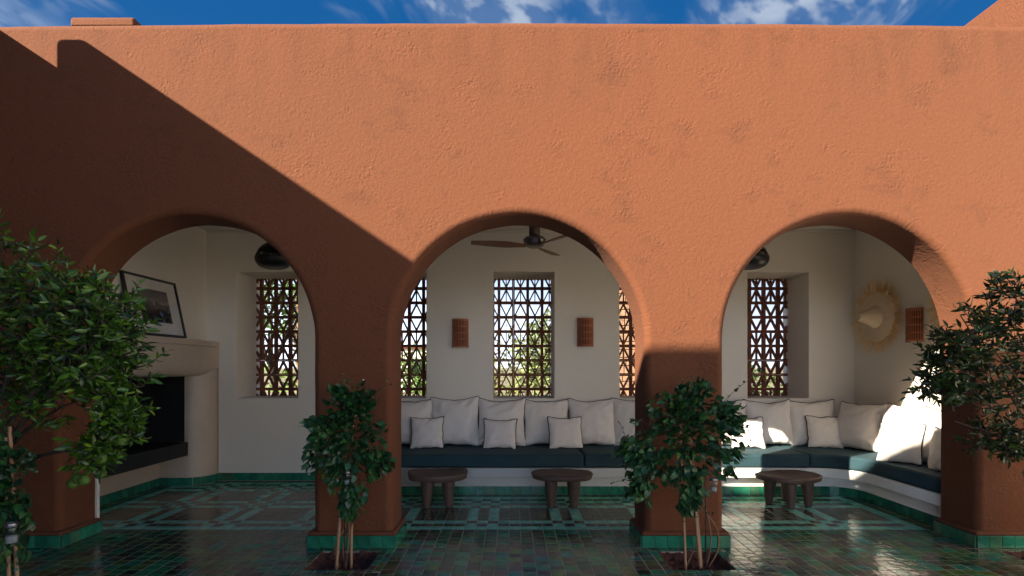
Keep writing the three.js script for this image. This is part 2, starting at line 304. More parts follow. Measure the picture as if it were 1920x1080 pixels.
for (const [a, b, c, d] of PITS) {       // a border of narrow tiles round each planting pit
  const nx = Math.round((b - a) / 0.1), nz = Math.round((d - c) / 0.1), wx = (b - a) / nx, wz = (d - c) / nz;
  for (let i = 0; i < nx; i++) for (const [p, q] of [[c - 0.052, c], [d, d + 0.052]]) tiles.push({ t: [a + i * wx, a + (i + 1) * wx, p, q], p: 'dark', room: false });
  for (let i = 0; i < nz; i++) for (const [p, q] of [[a - 0.052, a], [b, b + 0.052]]) tiles.push({ t: [p, q, c + i * wz, c + (i + 1) * wz], p: 'dark', room: false });
  for (const p of [a - 0.052, b]) for (const q of [c - 0.052, d]) tiles.push({ t: [p, p + 0.052, q, q + 0.052], p: 'dark', room: false });
}
for (let i = -46; i < 52; i++) {
  const x = GX + i * T;
  for (let j = 0; j < 24; j++) { const t = trim([x, x + T, GZ - (j + 1) * T, GZ - j * T], colBlocks); if (t && x < 4.1 && x > -4.5) tiles.push({ t, p: patternAt(i, j), room: true }); }
  let z = GZ + T * rF() * 0.8;                      // outside every course starts at its own joint
  if (rF() < 0.5) z = GZ;
  let first = true;
  while (z < 1.55) { const z0 = first ? GZ : z - T, z1 = first ? Math.max(z, GZ + 0.03) : z; first = false; const t = trim([x, x + T, z0, z1], [...colBlocks, ...RIMS]); if (t) tiles.push({ t, p: 'dark', room: false }); z = z1 + T; }
}
const floorOf = { court: [], room: [] };
for (const k of tiles) {
  const [x0, x1, z0, z1] = k.t, cx = (x0 + x1) / 2, cz = (z0 + z1) / 2, d = CZ - cz, py = 690 + F * EYE / d, px = 960 + cx * F / d;
  k.cx = cx; k.cz = cz; k.w = x1 - x0; k.d = z1 - z0; k.seen = py < 1085 && px > -20 && px < 1940;
  if (k.room && (cz < RZ + 0.02 || cx < -4.33 || (cx > BX && cz > BZ - 0.3) || (cz < BZ && cx > -1.6))) continue;
  const hidden = k.room && COL.some((c) => Math.abs(px - 960 - c * 231) < 70);
  k.size = k.seen && !hidden ? 1 / d + (k.p === 'pale' ? 0.02 : 0) : -1;
  floorOf[k.room ? 'room' : 'court'].push(k);
}
const pick = (a) => a[Math.floor(rF() * a.length)];
function layFloor(parent, list, most) {
  list.sort((a, b) => b.size - a.size);
  const mass = []; let n = 0; const m4 = new THREE.Matrix4(), q = new THREE.Quaternion(), e = new THREE.Euler();
  for (const k of list) {
    const g = pick(BANK), ry = Math.floor(rF() * 4) * Math.PI / 2, shade = 0.72 + 0.56 * rF(), ci = Math.floor(rF() * tints[k.p].length);
    e.set((rF() - 0.5) * 0.022, 0, (rF() - 0.5) * 0.018); q.setFromEuler(e);
    const sx = k.w / T, sz = k.d / T, y = (rF() - 0.5) * 0.0010;
    if (k.size > 0 && n < most) {
      const m = part('tile', g, M[k.p][ci], parent); m.position.set(k.cx, y, k.cz); m.quaternion.copy(q); m.scale.set(sx, 1, sz); n++;
    } else {
      const h = g.clone().applyMatrix4(m4.compose(new THREE.Vector3(k.cx, y, k.cz), q, new THREE.Vector3(sx, 1, sz))), c = tints[k.p][ci].map((v) => v * shade / 0.62), col = new Float32Array(h.attributes.position.count * 3);
      for (let i = 0; i < col.length; i++) col[i] = c[i % 3];
      h.setAttribute('color', new THREE.BufferAttribute(col, 3)); mass.push(h);
    }
  }
  const m = part('tile', mergeGeometries(mass), M.tileMass, parent); m.userData.kind = 'stuff';
}
function holed(x0, x1, z0, z1, holes, y, mt, name) {
  const c = [[[x0, -z1], [x1, -z1], [x1, -z0], [x0, -z0]], ...holes.map(([a, b, p, q]) => [[a, -q], [a, -p], [b, -p], [b, -q]])];
  return struct(name, slab(c, 0.12, 0, 0).rotateX(-Math.PI / 2).translate(0, y, 0), mt);
}
const court = holed(-4.25, 6.5, GZ, 7.4, PITS, -0.0012, M.grout, 'courtyard_floor');
tag(court, 'glossy dark green glazed tile floor of the open courtyard');
layFloor(court, floorOf.court, 300);
part('paving', box(-4.24, 6.49, -0.001, 0.004, 1.66, 7.39, 0), mat({ bumpMap: fineBump, bumpScale: 0.004, color: rgb(0.60, 0.61, 0.62), roughness: 0.9 }), court);
const room = holed(-4.36, 4.42, RZ, GZ - 0.0005, [], -0.0012, M.grout, 'gallery_floor');
tag(room, 'dark tile floor with pale green woven bands under the arches');
layFloor(room, floorOf.room, 300);

// planting pits
const soilMap = tex(256, 256, (u, v) => { const k = 1 + 0.5 * pf(u, v, 8, 5, 33) + 0.4 * pf(u, v, 50, 2, 35); return [0.075 * k, 0.030 * k, 0.020 * k]; }, true, [3, 3]);
M.soil = mat({ map: soilMap, roughness: 1 });
const BEDS = ['square bed of dark red earth at the column beside the fireplace', 'square bed of dark red earth round the canes of the slimmer climbing plant', 'square bed of dark red earth round the canes of the broad climbing plant', 'square bed of dark red earth at the sunny end column', 'bed of dark red earth under the leafy citrus tree'];
for (const [a, b, c, d] of PITS) {
  const g = new THREE.PlaneGeometry(b - a - 0.002, d - c - 0.002, 40, 36).rotateX(-Math.PI / 2), p = g.attributes.position;
  for (let i = 0; i < p.count; i++) { const x = p.getX(i), z = p.getZ(i), ed = Math.max(Math.abs(x) / (b - a), Math.abs(z) / (d - c)) * 2; p.setY(i, -0.05 + 0.022 * fbm3((x + a) * 14, 2, z * 14, 3) + 0.014 * n3((x + a) * 55, z * 55, 3) + 0.046 * sstep(0.78, 1, ed)); }
  g.computeVertexNormals();
  const s = struct('soil', boxUV(g).translate((a + b) / 2, 0, (c + d) / 2), M.soil);
  tag(s, BEDS.shift());
}

// ------------------------------------------------------------------ gallery: rear wall with five windows, side walls, ceiling
const WIN = [-3.157, -1.502, 0.148, 1.782, 3.434], WW = 0.79, W0 = 1.06, W1 = 2.69, SZ = -3.34;
const rear = thing('rear_wall', 'pale cream plaster rear wall of the gallery with five tall window openings', 'wall', [0.2, 0, RZ]);
{
  const cs = [[[-4.9, 0], [5.2, 0], [5.2, 3.6], [-4.9, 3.6]], ...WIN.map((c) => wobble(roundPoly([[c - WW / 2, W0, 0.012], [c - WW / 2, W1, 0.012], [c + WW / 2, W1, 0.012], [c + WW / 2, W0, 0.012]]), 0.004))];
  world('wall', slab(cs, 0.72, 0.01, 0.006, 3).translate(0, 0, RZ), M.white, rear);
  skirtLine(rear, [[-3.785, RZ + 0.001], [-1.60, RZ + 0.001]]);
}
const side = thing('side_wall', 'cream plaster wall behind the hats, at the end of the corner bench', 'wall', [RX, 0, -1.6]);
world('wall', box(RX, RX + 0.5, 0, 3.6, RZ + 0.0005, -THICK - 0.003, 0), M.white, side);
const ceiling = struct('ceiling', box(-4.9, 4.9, 3.22, 3.55, RZ - 0.6, -THICK - 0.004, 0), M.ceiling); tag(ceiling, 'pale flat ceiling of the gallery');
const cornice = thing('cornice', 'thin pale step running along the top of the rear wall', 'cornice', [0.2, 3.19, RZ]);
world('moulding', box(-3.93, 4.41, 3.195, 3.2185, RZ + 0.0005, RZ + 0.05, 0.004), M.ceiling, cornice);
const lw = thing('chimney_wall', 'cream plaster wall rising above the fireplace mantel', 'wall', [-3.94, 0, -1.6]);
world('wall', box(-4.9, -3.935, 1.792, 3.219, RZ + 0.0005, -THICK - 0.025, 0.004), M.white, lw);
world('outer_wall', box(-5.2, -4.62, 0, 1.7915, RZ - 0.6, -THICK - 0.025, 0), M.white, lw);
const nib = thing('wall_nib', 'narrow white plaster strip behind the column next to the fireplace', 'wall', [-4.0, 0, -0.44]);
world('wall', box(-4.33, COL[0] + HALF + 0.004, 0, 2.2, -0.452, -0.423, 0.004), M.white, nib);
skirtLine(nib, [[COL[0] + HALF + 0.005, -0.43], [COL[0] + HALF + 0.005, -0.453]]);

// terracotta lattice blocks
const clayMap = tex(256, 256, (u, v) => { const k = 1 + 0.25 * pf(u, v, 5, 5, 43); return [0.20 * k, 0.070 * k, 0.040 * k]; }, true, [2, 2]);
M.clay = mat({ map: clayMap, bumpMap: fineBump, bumpScale: 0.002, roughness: 0.9 });
function lattice(kind, bar) {
  const S = 0.1985, h = S / 2, t = 0.0185, D = 0.066, g = [];
  g.push(box(-h, h, h - t, h, -D, 0, 0.002), box(-h, h, -h, -h + t, -D, 0, 0.002), box(-h, -h + t, -h + t, h - t, -D + 0.001, -0.001, 0.002), box(h - t, h, -h + t, h - t, -D + 0.001, -0.001, 0.002));
  const s = kind === 'v' ? -1 : 1, a = Math.atan2(h - t, 2 * (h - t)), L = Math.hypot(h - t, 2 * (h - t)) + 0.004;
  for (const e of [-1, 1]) { const q = new THREE.BoxGeometry(0.0178, L, D - 0.008).rotateZ(s * e * a).translate(e * (h - t) / 2, 0, -D / 2); g.push(boxUV(q)); }
  if (bar) g.push(box(-0.0065, 0.0065, -h + t, h - t, -D + 0.008, -0.008, 0));
  return merge(g);
}
const LAT = { v: lattice('v', 0), a: lattice('a', 0), V: lattice('v', 1), A: lattice('a', 1) };
const LATW = [
  'terracotta lattice screen in the window beside the fireplace', 'terracotta lattice screen partly hidden by the column, pale sky and low greenery behind it',
  'terracotta lattice screen filling the central window between two wall lamps, olive tree behind it', 'terracotta lattice screen showing as a narrow strip with stone wall behind it',
  'terracotta lattice screen in the window nearest the corner bench, with a wide pale reveal'];
WIN.forEach((c, w) => {
  const t = thing('lattice_screen', LATW[w], 'lattice screen', [c, W0, SZ], 0, 'terracotta lattice screens in the rear wall windows');
  const x0 = c - WW / 2 - 0.134, y0 = W1 - 0.133 + 0.2;
  const rows = ['VVVVV', 'AAAAA', 'avava', 'vavav', 'VVVVV', 'AAAAA', 'avava', 'vavav', 'AVAVA'];
  for (let r = 0; r < 9; r++) for (let k = 0; k < 5; k++) { const m = part('lattice_block', LAT[rows[r][(k + (w % 2)) % 5]], M.clay, t); m.position.set(x0 + k * 0.2 + 0.1 - c, y0 - r * 0.2 - 0.1 - W0, (rT() - 0.5) * 0.003); m.rotation.z = (rT() - 0.5) * 0.008; }
});

// ------------------------------------------------------------------ fireplace
const fire = thing('fireplace', 'polished plaster fireplace with wide dark opening and black stone hearth shelf', 'fireplace', [-4.1, 0, -1.6]);
{
  const zA = -THICK - 0.03, zB = RZ + 0.001, len = zA - zB;
  const prof = roundPoly([[-4.62, 1.35], [-4.06, 1.35, 0.02], [-3.776, 1.35, 0.25], [-3.776, 1.7195, 0.01], [-4.62, 1.7195]]);
  world('hood', slab([prof], len, 0, 0).translate(0, 0, zA), M.tadelakt, fire);
  world('mantel', box(-4.62, -3.768, 1.72, 1.791, zB, zA, 0.006), M.tadelakt, fire);
  const jambPlan = roundPoly([[-4.62, RZ + 0.002], [-3.782, RZ + 0.002], [-3.79, -2.60, 0.2], [-3.94, -2.43, 0.22], [-4.12, -2.43], [-4.62, -2.43]]);
  world('jamb', planSlab(jambPlan.reverse().map((p) => p).reverse(), 0, 1.50, 0, 0), M.tadelakt, fire);
  world('jamb', box(-4.62, -4.0, 0, 1.36, zA - 0.28, zA - 0.0005, 0.03), M.tadelakt, fire);
  world('base', box(-4.62, -4.335, 0, 0.372, -2.429, zA - 0.281, 0), M.tadelakt, fire);
  world('hearth_shelf', box(-4.61, -3.985, 0.374, 0.542, -2.427, zA - 0.285, 0.008), M.blackStone, fire);
  world('firebox', merge([box(-4.61, -4.45, 0.543, 1.349, -2.428, zA - 0.282, 0), box(-4.449, -4.03, 0.543, 1.3485, -2.4285, -2.424, 0), box(-4.4485, -4.06, 1.343, 1.3485, -2.4235, zA - 0.283, 0)]), M.soot, fire);
  skirtLine(fire, [[-4.334, zA - 0.29], [-4.334, -2.43]].map((p) => p));
  const arc = jambPlan.filter(([x, z]) => x > -4.33 && z < -2.4).map(([x, z]) => [x, z]);
  const order = arc.sort((p, q) => (p[0] + p[1] * -1.0) - (q[0] + q[1] * -1.0));
  const path = [[-4.32, -2.429], ...order.filter((p) => p[0] > -4.15)];
  skirtLine(fire, path.sort((p, q) => p[0] - q[0]));
}

// picture leaning on the mantel
{
  const t = thing('framed_picture', 'black framed landscape photograph leaning on the mantel against the wall', 'picture', [-3.80, 1.7925, -1.555], Math.PI / 2);
  const Wd = 0.92, Hd = 0.645, cv = document.createElement('canvas'); cv.width = 512; cv.height = 340; const g = cv.getContext('2d'), r = rng(9);
  const gr = g.createLinearGradient(0, 0, 0, 340); gr.addColorStop(0, '#3b3330'); gr.addColorStop(0.3, '#8d7f76'); gr.addColorStop(0.55, '#b3a69c'); gr.addColorStop(1, '#3a3330'); g.fillStyle = gr; g.fillRect(0, 0, 512, 340);
  for (let i = 0; i < 26; i++) { g.fillStyle = `rgba(${60 + r() * 90},${52 + r() * 80},${48 + r() * 76},0.16)`; g.beginPath(); g.ellipse(r() * 512, 20 + r() * 110, 60 + r() * 120, 8 + r() * 22, -0.1, 0, 7); g.fill(); }
  for (let b = 0; b < 4; b++) { const v = 92 - b * 24; g.fillStyle = `rgb(${v + 4},${v - 4},${v - 9})`; g.beginPath(); g.moveTo(0, 340); for (let x = 0; x <= 512; x += 6) g.lineTo(x, 150 + b * 34 + 60 * fbm3(x / 130, b * 5, 1, 5) - (b === 0 ? 30 * Math.exp(-(((x - 170) / 60) ** 2)) : 0)); g.lineTo(512, 340); g.fill(); }
  const pm = new THREE.CanvasTexture(cv); pm.colorSpace = THREE.SRGBColorSpace;
  const lean = new THREE.Matrix4().makeRotationX(-0.21), G = (q) => q.applyMatrix4(lean), fb = 0.02;
  part('frame', G(merge([box(-Wd / 2, Wd / 2, 0, fb, 0, 0.036, 0.003), box(-Wd / 2, Wd / 2, Hd - fb, Hd, 0, 0.036, 0.003), box(-Wd / 2, -Wd / 2 + fb, fb + 0.0005, Hd - fb - 0.0005, 0.001, 0.035, 0.003), box(Wd / 2 - fb, Wd / 2, fb + 0.0005, Hd - fb - 0.0005, 0.001, 0.035, 0.003)])), mat({ color: rgb(0.012, 0.012, 0.015), roughness: 0.4 }), t);
  part('backing', G(box(-Wd / 2 + 0.004, Wd / 2 - 0.004, 0.004, Hd - 0.004, 0.003, 0.009, 0)), mat({ color: rgb(0.2, 0.15, 0.1), roughness: 0.9 }), t);
  part('mount', G(box(-Wd / 2 + fb, Wd / 2 - fb, fb, Hd - fb, 0.0095, 0.014, 0)), mat({ color: rgb(0.70, 0.66, 0.60), roughness: 0.9 }), t);
  part('print', G(new THREE.PlaneGeometry(0.53, 0.36).translate(0, Hd / 2 + 0.01, 0.0165)), mat({ map: pm, roughness: 0.6 }), t);
  part('pane', G(new THREE.PlaneGeometry(Wd - 0.042, Hd - 0.042).translate(0, Hd / 2, 0.022)), phys({ color: 0xffffff, transmission: 1, thickness: 0, roughness: 0.0, ior: 1.5 }), t);
}

// ------------------------------------------------------------------ corner bench, mattresses
function benchPlan(zf, xf, R, x0 = -1.6, x1 = RX - 0.001, zb = RZ + 0.001, ze = -THICK - 0.03) {
  const c = [];
  c.push([x0, zb]); c.push([x0, zf]);
  const n = 14; for (let i = 0; i <= n; i++) { const a = i / n * Math.PI / 2; c.push([xf - R + R * Math.sin(a), zf + R - R * Math.cos(a)]); }
  c.push([xf, ze]); c.push([x1, ze]); c.push([x1, zb]);
  return c;
}
const bench = thing('corner_bench', 'long white plaster corner bench with green tile skirting along two walls', 'bench', [1.4, 0, -2.3]);
world('base', planSlab(benchPlan(BZ, BX, 0.30), 0, 0.215, 0, 0), M.bench, bench);
world('ledge', planSlab(benchPlan(BZ + 0.022, BX - 0.022, 0.31), 0.101, 0.112, 0.003, 0), M.bench, bench);
world('seat_slab', planSlab(benchPlan(-1.81, 3.805, 0.38), 0.2155, 0.322, 0.008, 0.008, 3), M.bench, bench);
{ const p = benchPlan(BZ, BX, 0.30).slice(1, -2); skirtLine(bench, p); }
const weave = tex(256, 256, (u, v) => 0.5 + 0.25 * Math.sin(u * 256 * Math.PI / 2) * Math.sin(v * 256 * Math.PI / 2) + 0.2 * pf(u, v, 8, 3, 44), false, [9, 9]);
const navyMap = tex(256, 256, (u, v) => { const k = 1 + 0.2 * pf(u, v, 4, 5, 5) + 0.2 * pf(u, v, 100, 1, 6); return [0.017 * k, 0.050 * k, 0.063 * k]; }, true, [2, 2]);
M.navy = phys({ map: navyMap, bumpMap: weave, bumpScale: 0.0006, roughness: 0.85, sheen: 0.2, sheenRoughness: 0.5, sheenColor: rgb(0.12, 0.25, 0.3) });
const linenMap = tex(256, 256, (u, v) => { const k = 1 + 0.06 * pf(u, v, 4, 4, 7) + 0.06 * pf(u, v, 90, 1, 9); return [0.84 * k, 0.765 * k, 0.70 * k]; }, true, [2, 2]);
M.linen = mat({ map: linenMap, bumpMap: weave, bumpScale: 0.0005, roughness: 0.95 });
M.piping = mat({ color: rgb(0.012, 0.016, 0.028), roughness: 0.8 });
function mattress(label, plan, pos) {
  const t = thing('seat_mattress', label, 'mattress', pos, 0, 'dark blue mattresses on the bench');
  let g = planSlab(plan, 0.324, 0.476, 0.035, 0.03, 6); const p = g.attributes.position;
  for (let i = 0; i < p.count; i++) { const x = p.getX(i), y = p.getY(i), z = p.getZ(i); p.setY(i, y + 0.006 * fbm3(x * 3, 1, z * 4, 2) * (y > 0.4 ? 1 : 0)); p.setZ(i, z + 0.005 * n3(x * 5, y * 9, 7)); }
  world('cover', g, M.navy, t);
  return t;
}
const rect = (x0, x1, z0, z1, r = 0.03) => roundPoly([[x0, z1, r], [x1, z1, r], [x1, z0, r], [x0, z0, r]].map(([x, z, q]) => [x, -z, q])).map(([x, y]) => [x, -y]);
mattress('dark blue seat mattress behind the two low stools of the central arch', rect(-1.58, 0.812, RZ + 0.02, -1.82), [-0.4, 0.323, -2.3]);
mattress('dark blue seat mattress running behind the column towards the corner', rect(0.818, 3.355, RZ + 0.02, -1.82), [2.1, 0.323, -2.3]);
{ const c = benchPlan(-1.82, 3.815, 0.42, 3.361, RX - 0.01, RZ + 0.02, -0.46); mattress('dark blue L-shaped corner mattress partly lit by the sun', c, [4.1, 0.323, -1.8]); }

// cushions
function pillowGeo(W, H, T, seed, pinch = 0.07) {
  const n = 26, parts = [], edge = []; const off = seed * 7.3;
  const pos = (u, v) => {
    const sx = Math.sign(u) , x = W / 2 * u * (1 - pinch * (1 - v * v) * Math.abs(u) ** 2), y = H / 2 * v * (1 - pinch * (1 - u * u) * Math.abs(v) ** 2);
    return [x + 0.006 * n3(u * 2 + off, v * 2, 5), y + H / 2 + 0.010 * n3(u * 1.7 + off, v * 1.7, 9) - 0.035 * H * (1 - u * u) * (v > 0 ? v * v : 0)];
  };
  for (const s of [1, -1]) {
    const g = new THREE.PlaneGeometry(1, 1, n, n), p = g.attributes.position, uvA = g.attributes.uv;
    for (let i = 0; i < p.count; i++) {
      const a = uvA.getX(i) * 2 - 1, b = uvA.getY(i) * 2 - 1, u = Math.sin(a * Math.PI / 2), v = Math.sin(b * Math.PI / 2), [x, y] = pos(u, v);
      const e = Math.max(0, (1 - u * u) * (1 - v * v)), cr = Math.min(1 - Math.abs(u), 1 - Math.abs(v));
      const th = T / 2 * Math.pow(e, 0.42) * (1 - 0.22 * v), ang = Math.atan2(v, u), rad = Math.hypot(u, v);
      const wr = 0.010 * n3(Math.cos(ang) * 5 + off, Math.sin(ang) * 5, rad * 1.2) * sstep(0.35, 1.0, rad) * Math.min(1, e * 12) + 0.008 * n3(u * 2.4 + off, v * 2.4, s) * Math.min(1, e * 4);
      p.setXYZ(i, x, y, s * (th + wr * (T / 0.2))); uvA.setXY(i, x, y);
    }
    if (s < 0) { const ix = g.index.array; for (let i = 0; i < ix.length; i += 3) { const q = ix[i]; ix[i] = ix[i + 1]; ix[i + 1] = q; } }
    g.deleteAttribute('normal'); parts.push(g);
  }
  let g = mergeVertices(mergeGeometries(parts), 1e-5); g.computeVertexNormals();
  const m = 18; for (let k = 0; k < 4; k++) for (let i = 0; i < m; i++) { const q = Math.sin((i / m * 2 - 1) * Math.PI / 2), [u, v] = [[q, -1], [1, q], [-q, 1], [-1, -q]][k], [x, y] = pos(u, v); edge.push(new THREE.Vector3(x, y, 0.004 * n3(u * 3 + off, v * 3, 2))); }
  const rope = new THREE.TubeGeometry(new THREE.CatmullRomCurve3(edge, true, 'catmullrom', 0.2), 150, 0.0078, 6, true);
  return [g, rope];
}
const rP = rng(64), bigP = [...Array(13)].map((_, s) => pillowGeo(0.595 + 0.03 * rP(), 0.575 + 0.05 * rP(), 0.23 + 0.07 * rP(), s + 1, 0.05 + 0.05 * rP())), smallP = [...Array(7)].map((_, s) => pillowGeo(0.39 + 0.03 * rP(), 0.37 + 0.03 * rP(), 0.13 + 0.05 * rP(), s + 21, 0.05 + 0.03 * rP()));
let pk = 0;
function cushion(big, label, x, z, turn = 0, lean = 0.2, roll = 0, y = 0.472, sc = 1) {
  const t = thing(big ? 'back_cushion' : 'throw_pillow', label, big ? 'cushion' : 'pillow', [x, y, z], turn, big ? 'large cream cushions along the bench' : 'small cream pillows along the bench');
  const set = big ? bigP : smallP, [g, rope] = set[pk++ % set.length], mtx = new THREE.Matrix4().makeRotationFromEuler(new THREE.Euler(-lean + (rP() - 0.5) * 0.05, (rP() - 0.5) * 0.08, roll + (rP() - 0.5) * 0.035)).scale(new THREE.Vector3(sc, sc, 1));
  part('cover', g.clone().applyMatrix4(mtx), M.linen, t); part('piping', rope.clone().applyMatrix4(mtx), M.piping, t);
}
const CZB = -2.56;
cushion(1, 'large cream cushion cut off by the first free column, behind the small pillow beside it', -1.30, CZB, 0.02, 0.22);
cushion(1, 'large cream cushion under the wall lamp near the fan, near the column', -0.718, CZB, 0, 0.21);
cushion(1, 'large cream cushion below the left part of the central window, behind the middle small pillow', -0.136, CZB + 0.01, -0.03, 0.2);
cushion(1, 'large cream cushion below the right edge of the central window, no pillow squarely before it', 0.437, CZB, 0.02, 0.22);
cushion(1, 'large cream cushion under the second wall lamp, pillow at its side', 1.01, CZB, 0.03, 0.21);
cushion(1, 'large cream cushion whose other half lies behind the column of the broad climbing plant', 1.575, CZB, -0.02, 0.2);
cushion(1, 'large cream cushion mostly hidden behind the leaves of the bigger climbing plant', 2.10, CZB, 0, 0.2);
cushion(1, 'large cream cushion behind the small sunlit pillow next to the plant', 2.67, CZB, 0.02, 0.21);
cushion(1, 'large cream cushion below the window near the corner, lower edge in sun', 3.24, CZB, -0.02, 0.2);
cushion(1, 'large cream cushion last on the rear wall before the corner', 3.80, CZB, 0.02, 0.2);
cushion(1, 'large cream cushion set aslant in the corner of the bench, half sunlit', 4.10, -2.20, -1.15, 0.22);
cushion(1, 'large cream cushion leaning on the side wall in full sun below the hat', 4.20, -1.63, -1.57, 0.22);
cushion(1, 'large cream cushion on the side wall crossed by a curved shadow', 4.21, -1.06, -1.57, 0.2);
cushion(0, 'small cream pillow beside the column above the first stool', -1.03, -2.33, 0.05, 0.32, 0.01);
cushion(0, 'small cream pillow between the two stools below the central window', -0.148, -2.30, -0.03, 0.3, -0.02);
cushion(0, 'small cream pillow above the second stool', 0.66, -2.32, 0.04, 0.33, 0.015);
cushion(0, 'small cream pillow in a patch of sun beside the climbing plant', 2.87, -2.32, -0.03, 0.3, 0, 0.472);
cushion(0, 'small cream pillow in shade near the corner of the bench', 3.83, -2.36, -0.1, 0.32, -0.02, 0.472, 1.06);
cushion(0, 'small cream pillow on the side bench, its lower corner in shadow', 3.96, -1.24, -1.05, 0.3, 0.02, 0.474, 1.04);
cushion(0, 'small cream pillow at the end of the side bench by the last column', 4.02, -0.72, -1.75, 0.18, 0.05, 0.474, 1.1);

// ------------------------------------------------------------------ stools
const grain = tex(512, 256, (u, v) => { const w = pf(u, v, 4, 3, 13), a = Math.sin((v * 26 + w * 5) * 2 * Math.PI) * 0.5 + 0.5, f = pf(u * 0.5, v * 4, 32, 3, 15), k = 0.62 + 0.4 * a + 0.45 * f + 0.25 * w; return [0.115 * k, 0.066 * k, 0.048 * k]; }, true, [1.6, 1.6]);
const grainBump = tex(512, 256, (u, v) => 0.5 + 0.35 * pf(u * 0.4, v * 3, 40, 3, 25) + 0.2 * pf(u, v, 6, 3, 26), false, [1.6, 1.6]);
M.stool = mat({ map: grain, bumpMap: grainBump, bumpScale: 0.003, roughness: 0.55 });
function stool(label, x, z, turn, o) {
  const t = thing('wooden_stool', label, 'stool', [x, 0, z], turn, 'dark carved wood stools on the tile floor');
  const n = 72, rings = 14, P = [], I = [], H = o.h;
  const out = (a) => { const c = Math.cos(a), s = Math.sin(a), e = o.pow, r = 1 / Math.pow(Math.pow(Math.abs(c) / o.a, e) + Math.pow(Math.abs(s) / o.b, e), 1 / e); return r * (1 + 0.025 * n3(c * 1.4 + o.seed, s * 1.4, 1)); };
  const top = (x1, z1) => o.dish * ((x1 / o.a) ** 2) + 0.004 * n3(x1 * 6, z1 * 6, o.seed) - (o.well && Math.hypot(x1, z1 * 1.4) < 0.115 ? 0.008 : 0);
  for (let s = 0; s < 2; s++) for (let k = 0; k <= rings; k++) for (let i = 0; i < n; i++) { const a = i / n * 2 * Math.PI, f = k / rings, ff = s ? f * (1 - 0.035 * f ** 8) : f * 1.0, r = out(a) * ff, x1 = r * Math.cos(a), z1 = r * Math.sin(a), lip = 0.014 * sstep(0.82, 0.93, f) * (o.rim || 0); const edge = Math.max(0, (f - 0.9) / 0.1); P.push(x1, s ? H - 0.056 + 0.007 * edge ** 2 + o.dish * 0.7 * (x1 / o.a) ** 2 : H + top(x1, z1) + lip - 0.010 * edge ** 2, z1); }
  const base = (rings + 1) * n;
  for (let s = 0; s < 2; s++) for (let k = 0; k < rings; k++) for (let i = 0; i < n; i++) { const a = s * base + k * n + i, b = s * base + k * n + (i + 1) % n, c = a + n, d = b + n; s ? I.push(a, c, b, b, c, d) : I.push(a, b, c, b, d, c); }
  for (let i = 0; i < n; i++) { const a = rings * n + i, b = rings * n + (i + 1) % n, c = a + base, d = b + base; I.push(a, b, c, b, d, c); }
  const g = new THREE.BufferGeometry(); g.setAttribute('position', new THREE.Float32BufferAttribute(P, 3)); g.setIndex(I); g.computeVertexNormals();
  part('seat', boxUV(g), M.stool, t);
  for (const [sx, sz] of [[-1, 1], [1, 1], [-1, -1], [1, -1]]) {
    const L = H - 0.045, lg = lathe([[0.001, 0], [0.030, 0], [0.036, 0.012], [0.052, L * 0.45], [0.064, L * 0.8], [0.066, L]], 14), p = lg.attributes.position;
    for (let i = 0; i < p.count; i++) { const y = p.getY(i), k = 1 + 0.06 * n3(p.getX(i) * 14 + sx * 3 + o.seed, y * 6, p.getZ(i) * 14 + sz * 5); p.setX(i, p.getX(i) * k * 1.05 + sx * 0.028 * (1 - y / L) * -0.4); p.setZ(i, p.getZ(i) * k * 0.95); }
    lg.computeVertexNormals();
    const uvs = lg.attributes.uv; for (let i = 0; i < uvs.count; i++) uvs.setXY(i, uvs.getY(i) * 0.4 + sx, uvs.getX(i) * 0.3 + sz);
    const m = part('leg', lg, M.stool, t); m.position.set(sx * o.lx, 0, sz * o.lz); m.rotation.z = sx * (o.splay ?? 0.06); m.rotation.x = -sz * 0.05;
  }
}
stool('dark carved wooden stool whose seat curves up at one end, nearest the first column', -0.78, -1.42, 0.10, { a: 0.315, b: 0.235, pow: 3.0, h: 0.335, dish: 0.022, seed: 1, lx: 0.125, lz: 0.12, rim: 1 });
stool('dark carved wooden stool with flat rounded seat under the central window', 0.53, -1.43, -0.06, { a: 0.325, b: 0.25, pow: 2.9, h: 0.345, dish: 0.002, seed: 2, lx: 0.13, lz: 0.135, splay: 0.04 });
stool('round-topped dark wooden stool with a hollow in its seat, in the arch with the hats', 2.92, -1.42, 0.42, { a: 0.335, b: 0.275, pow: 2.5, h: 0.325, dish: 0.012, seed: 3, lx: 0.14, lz: 0.14, well: 1, splay: 0.05 });

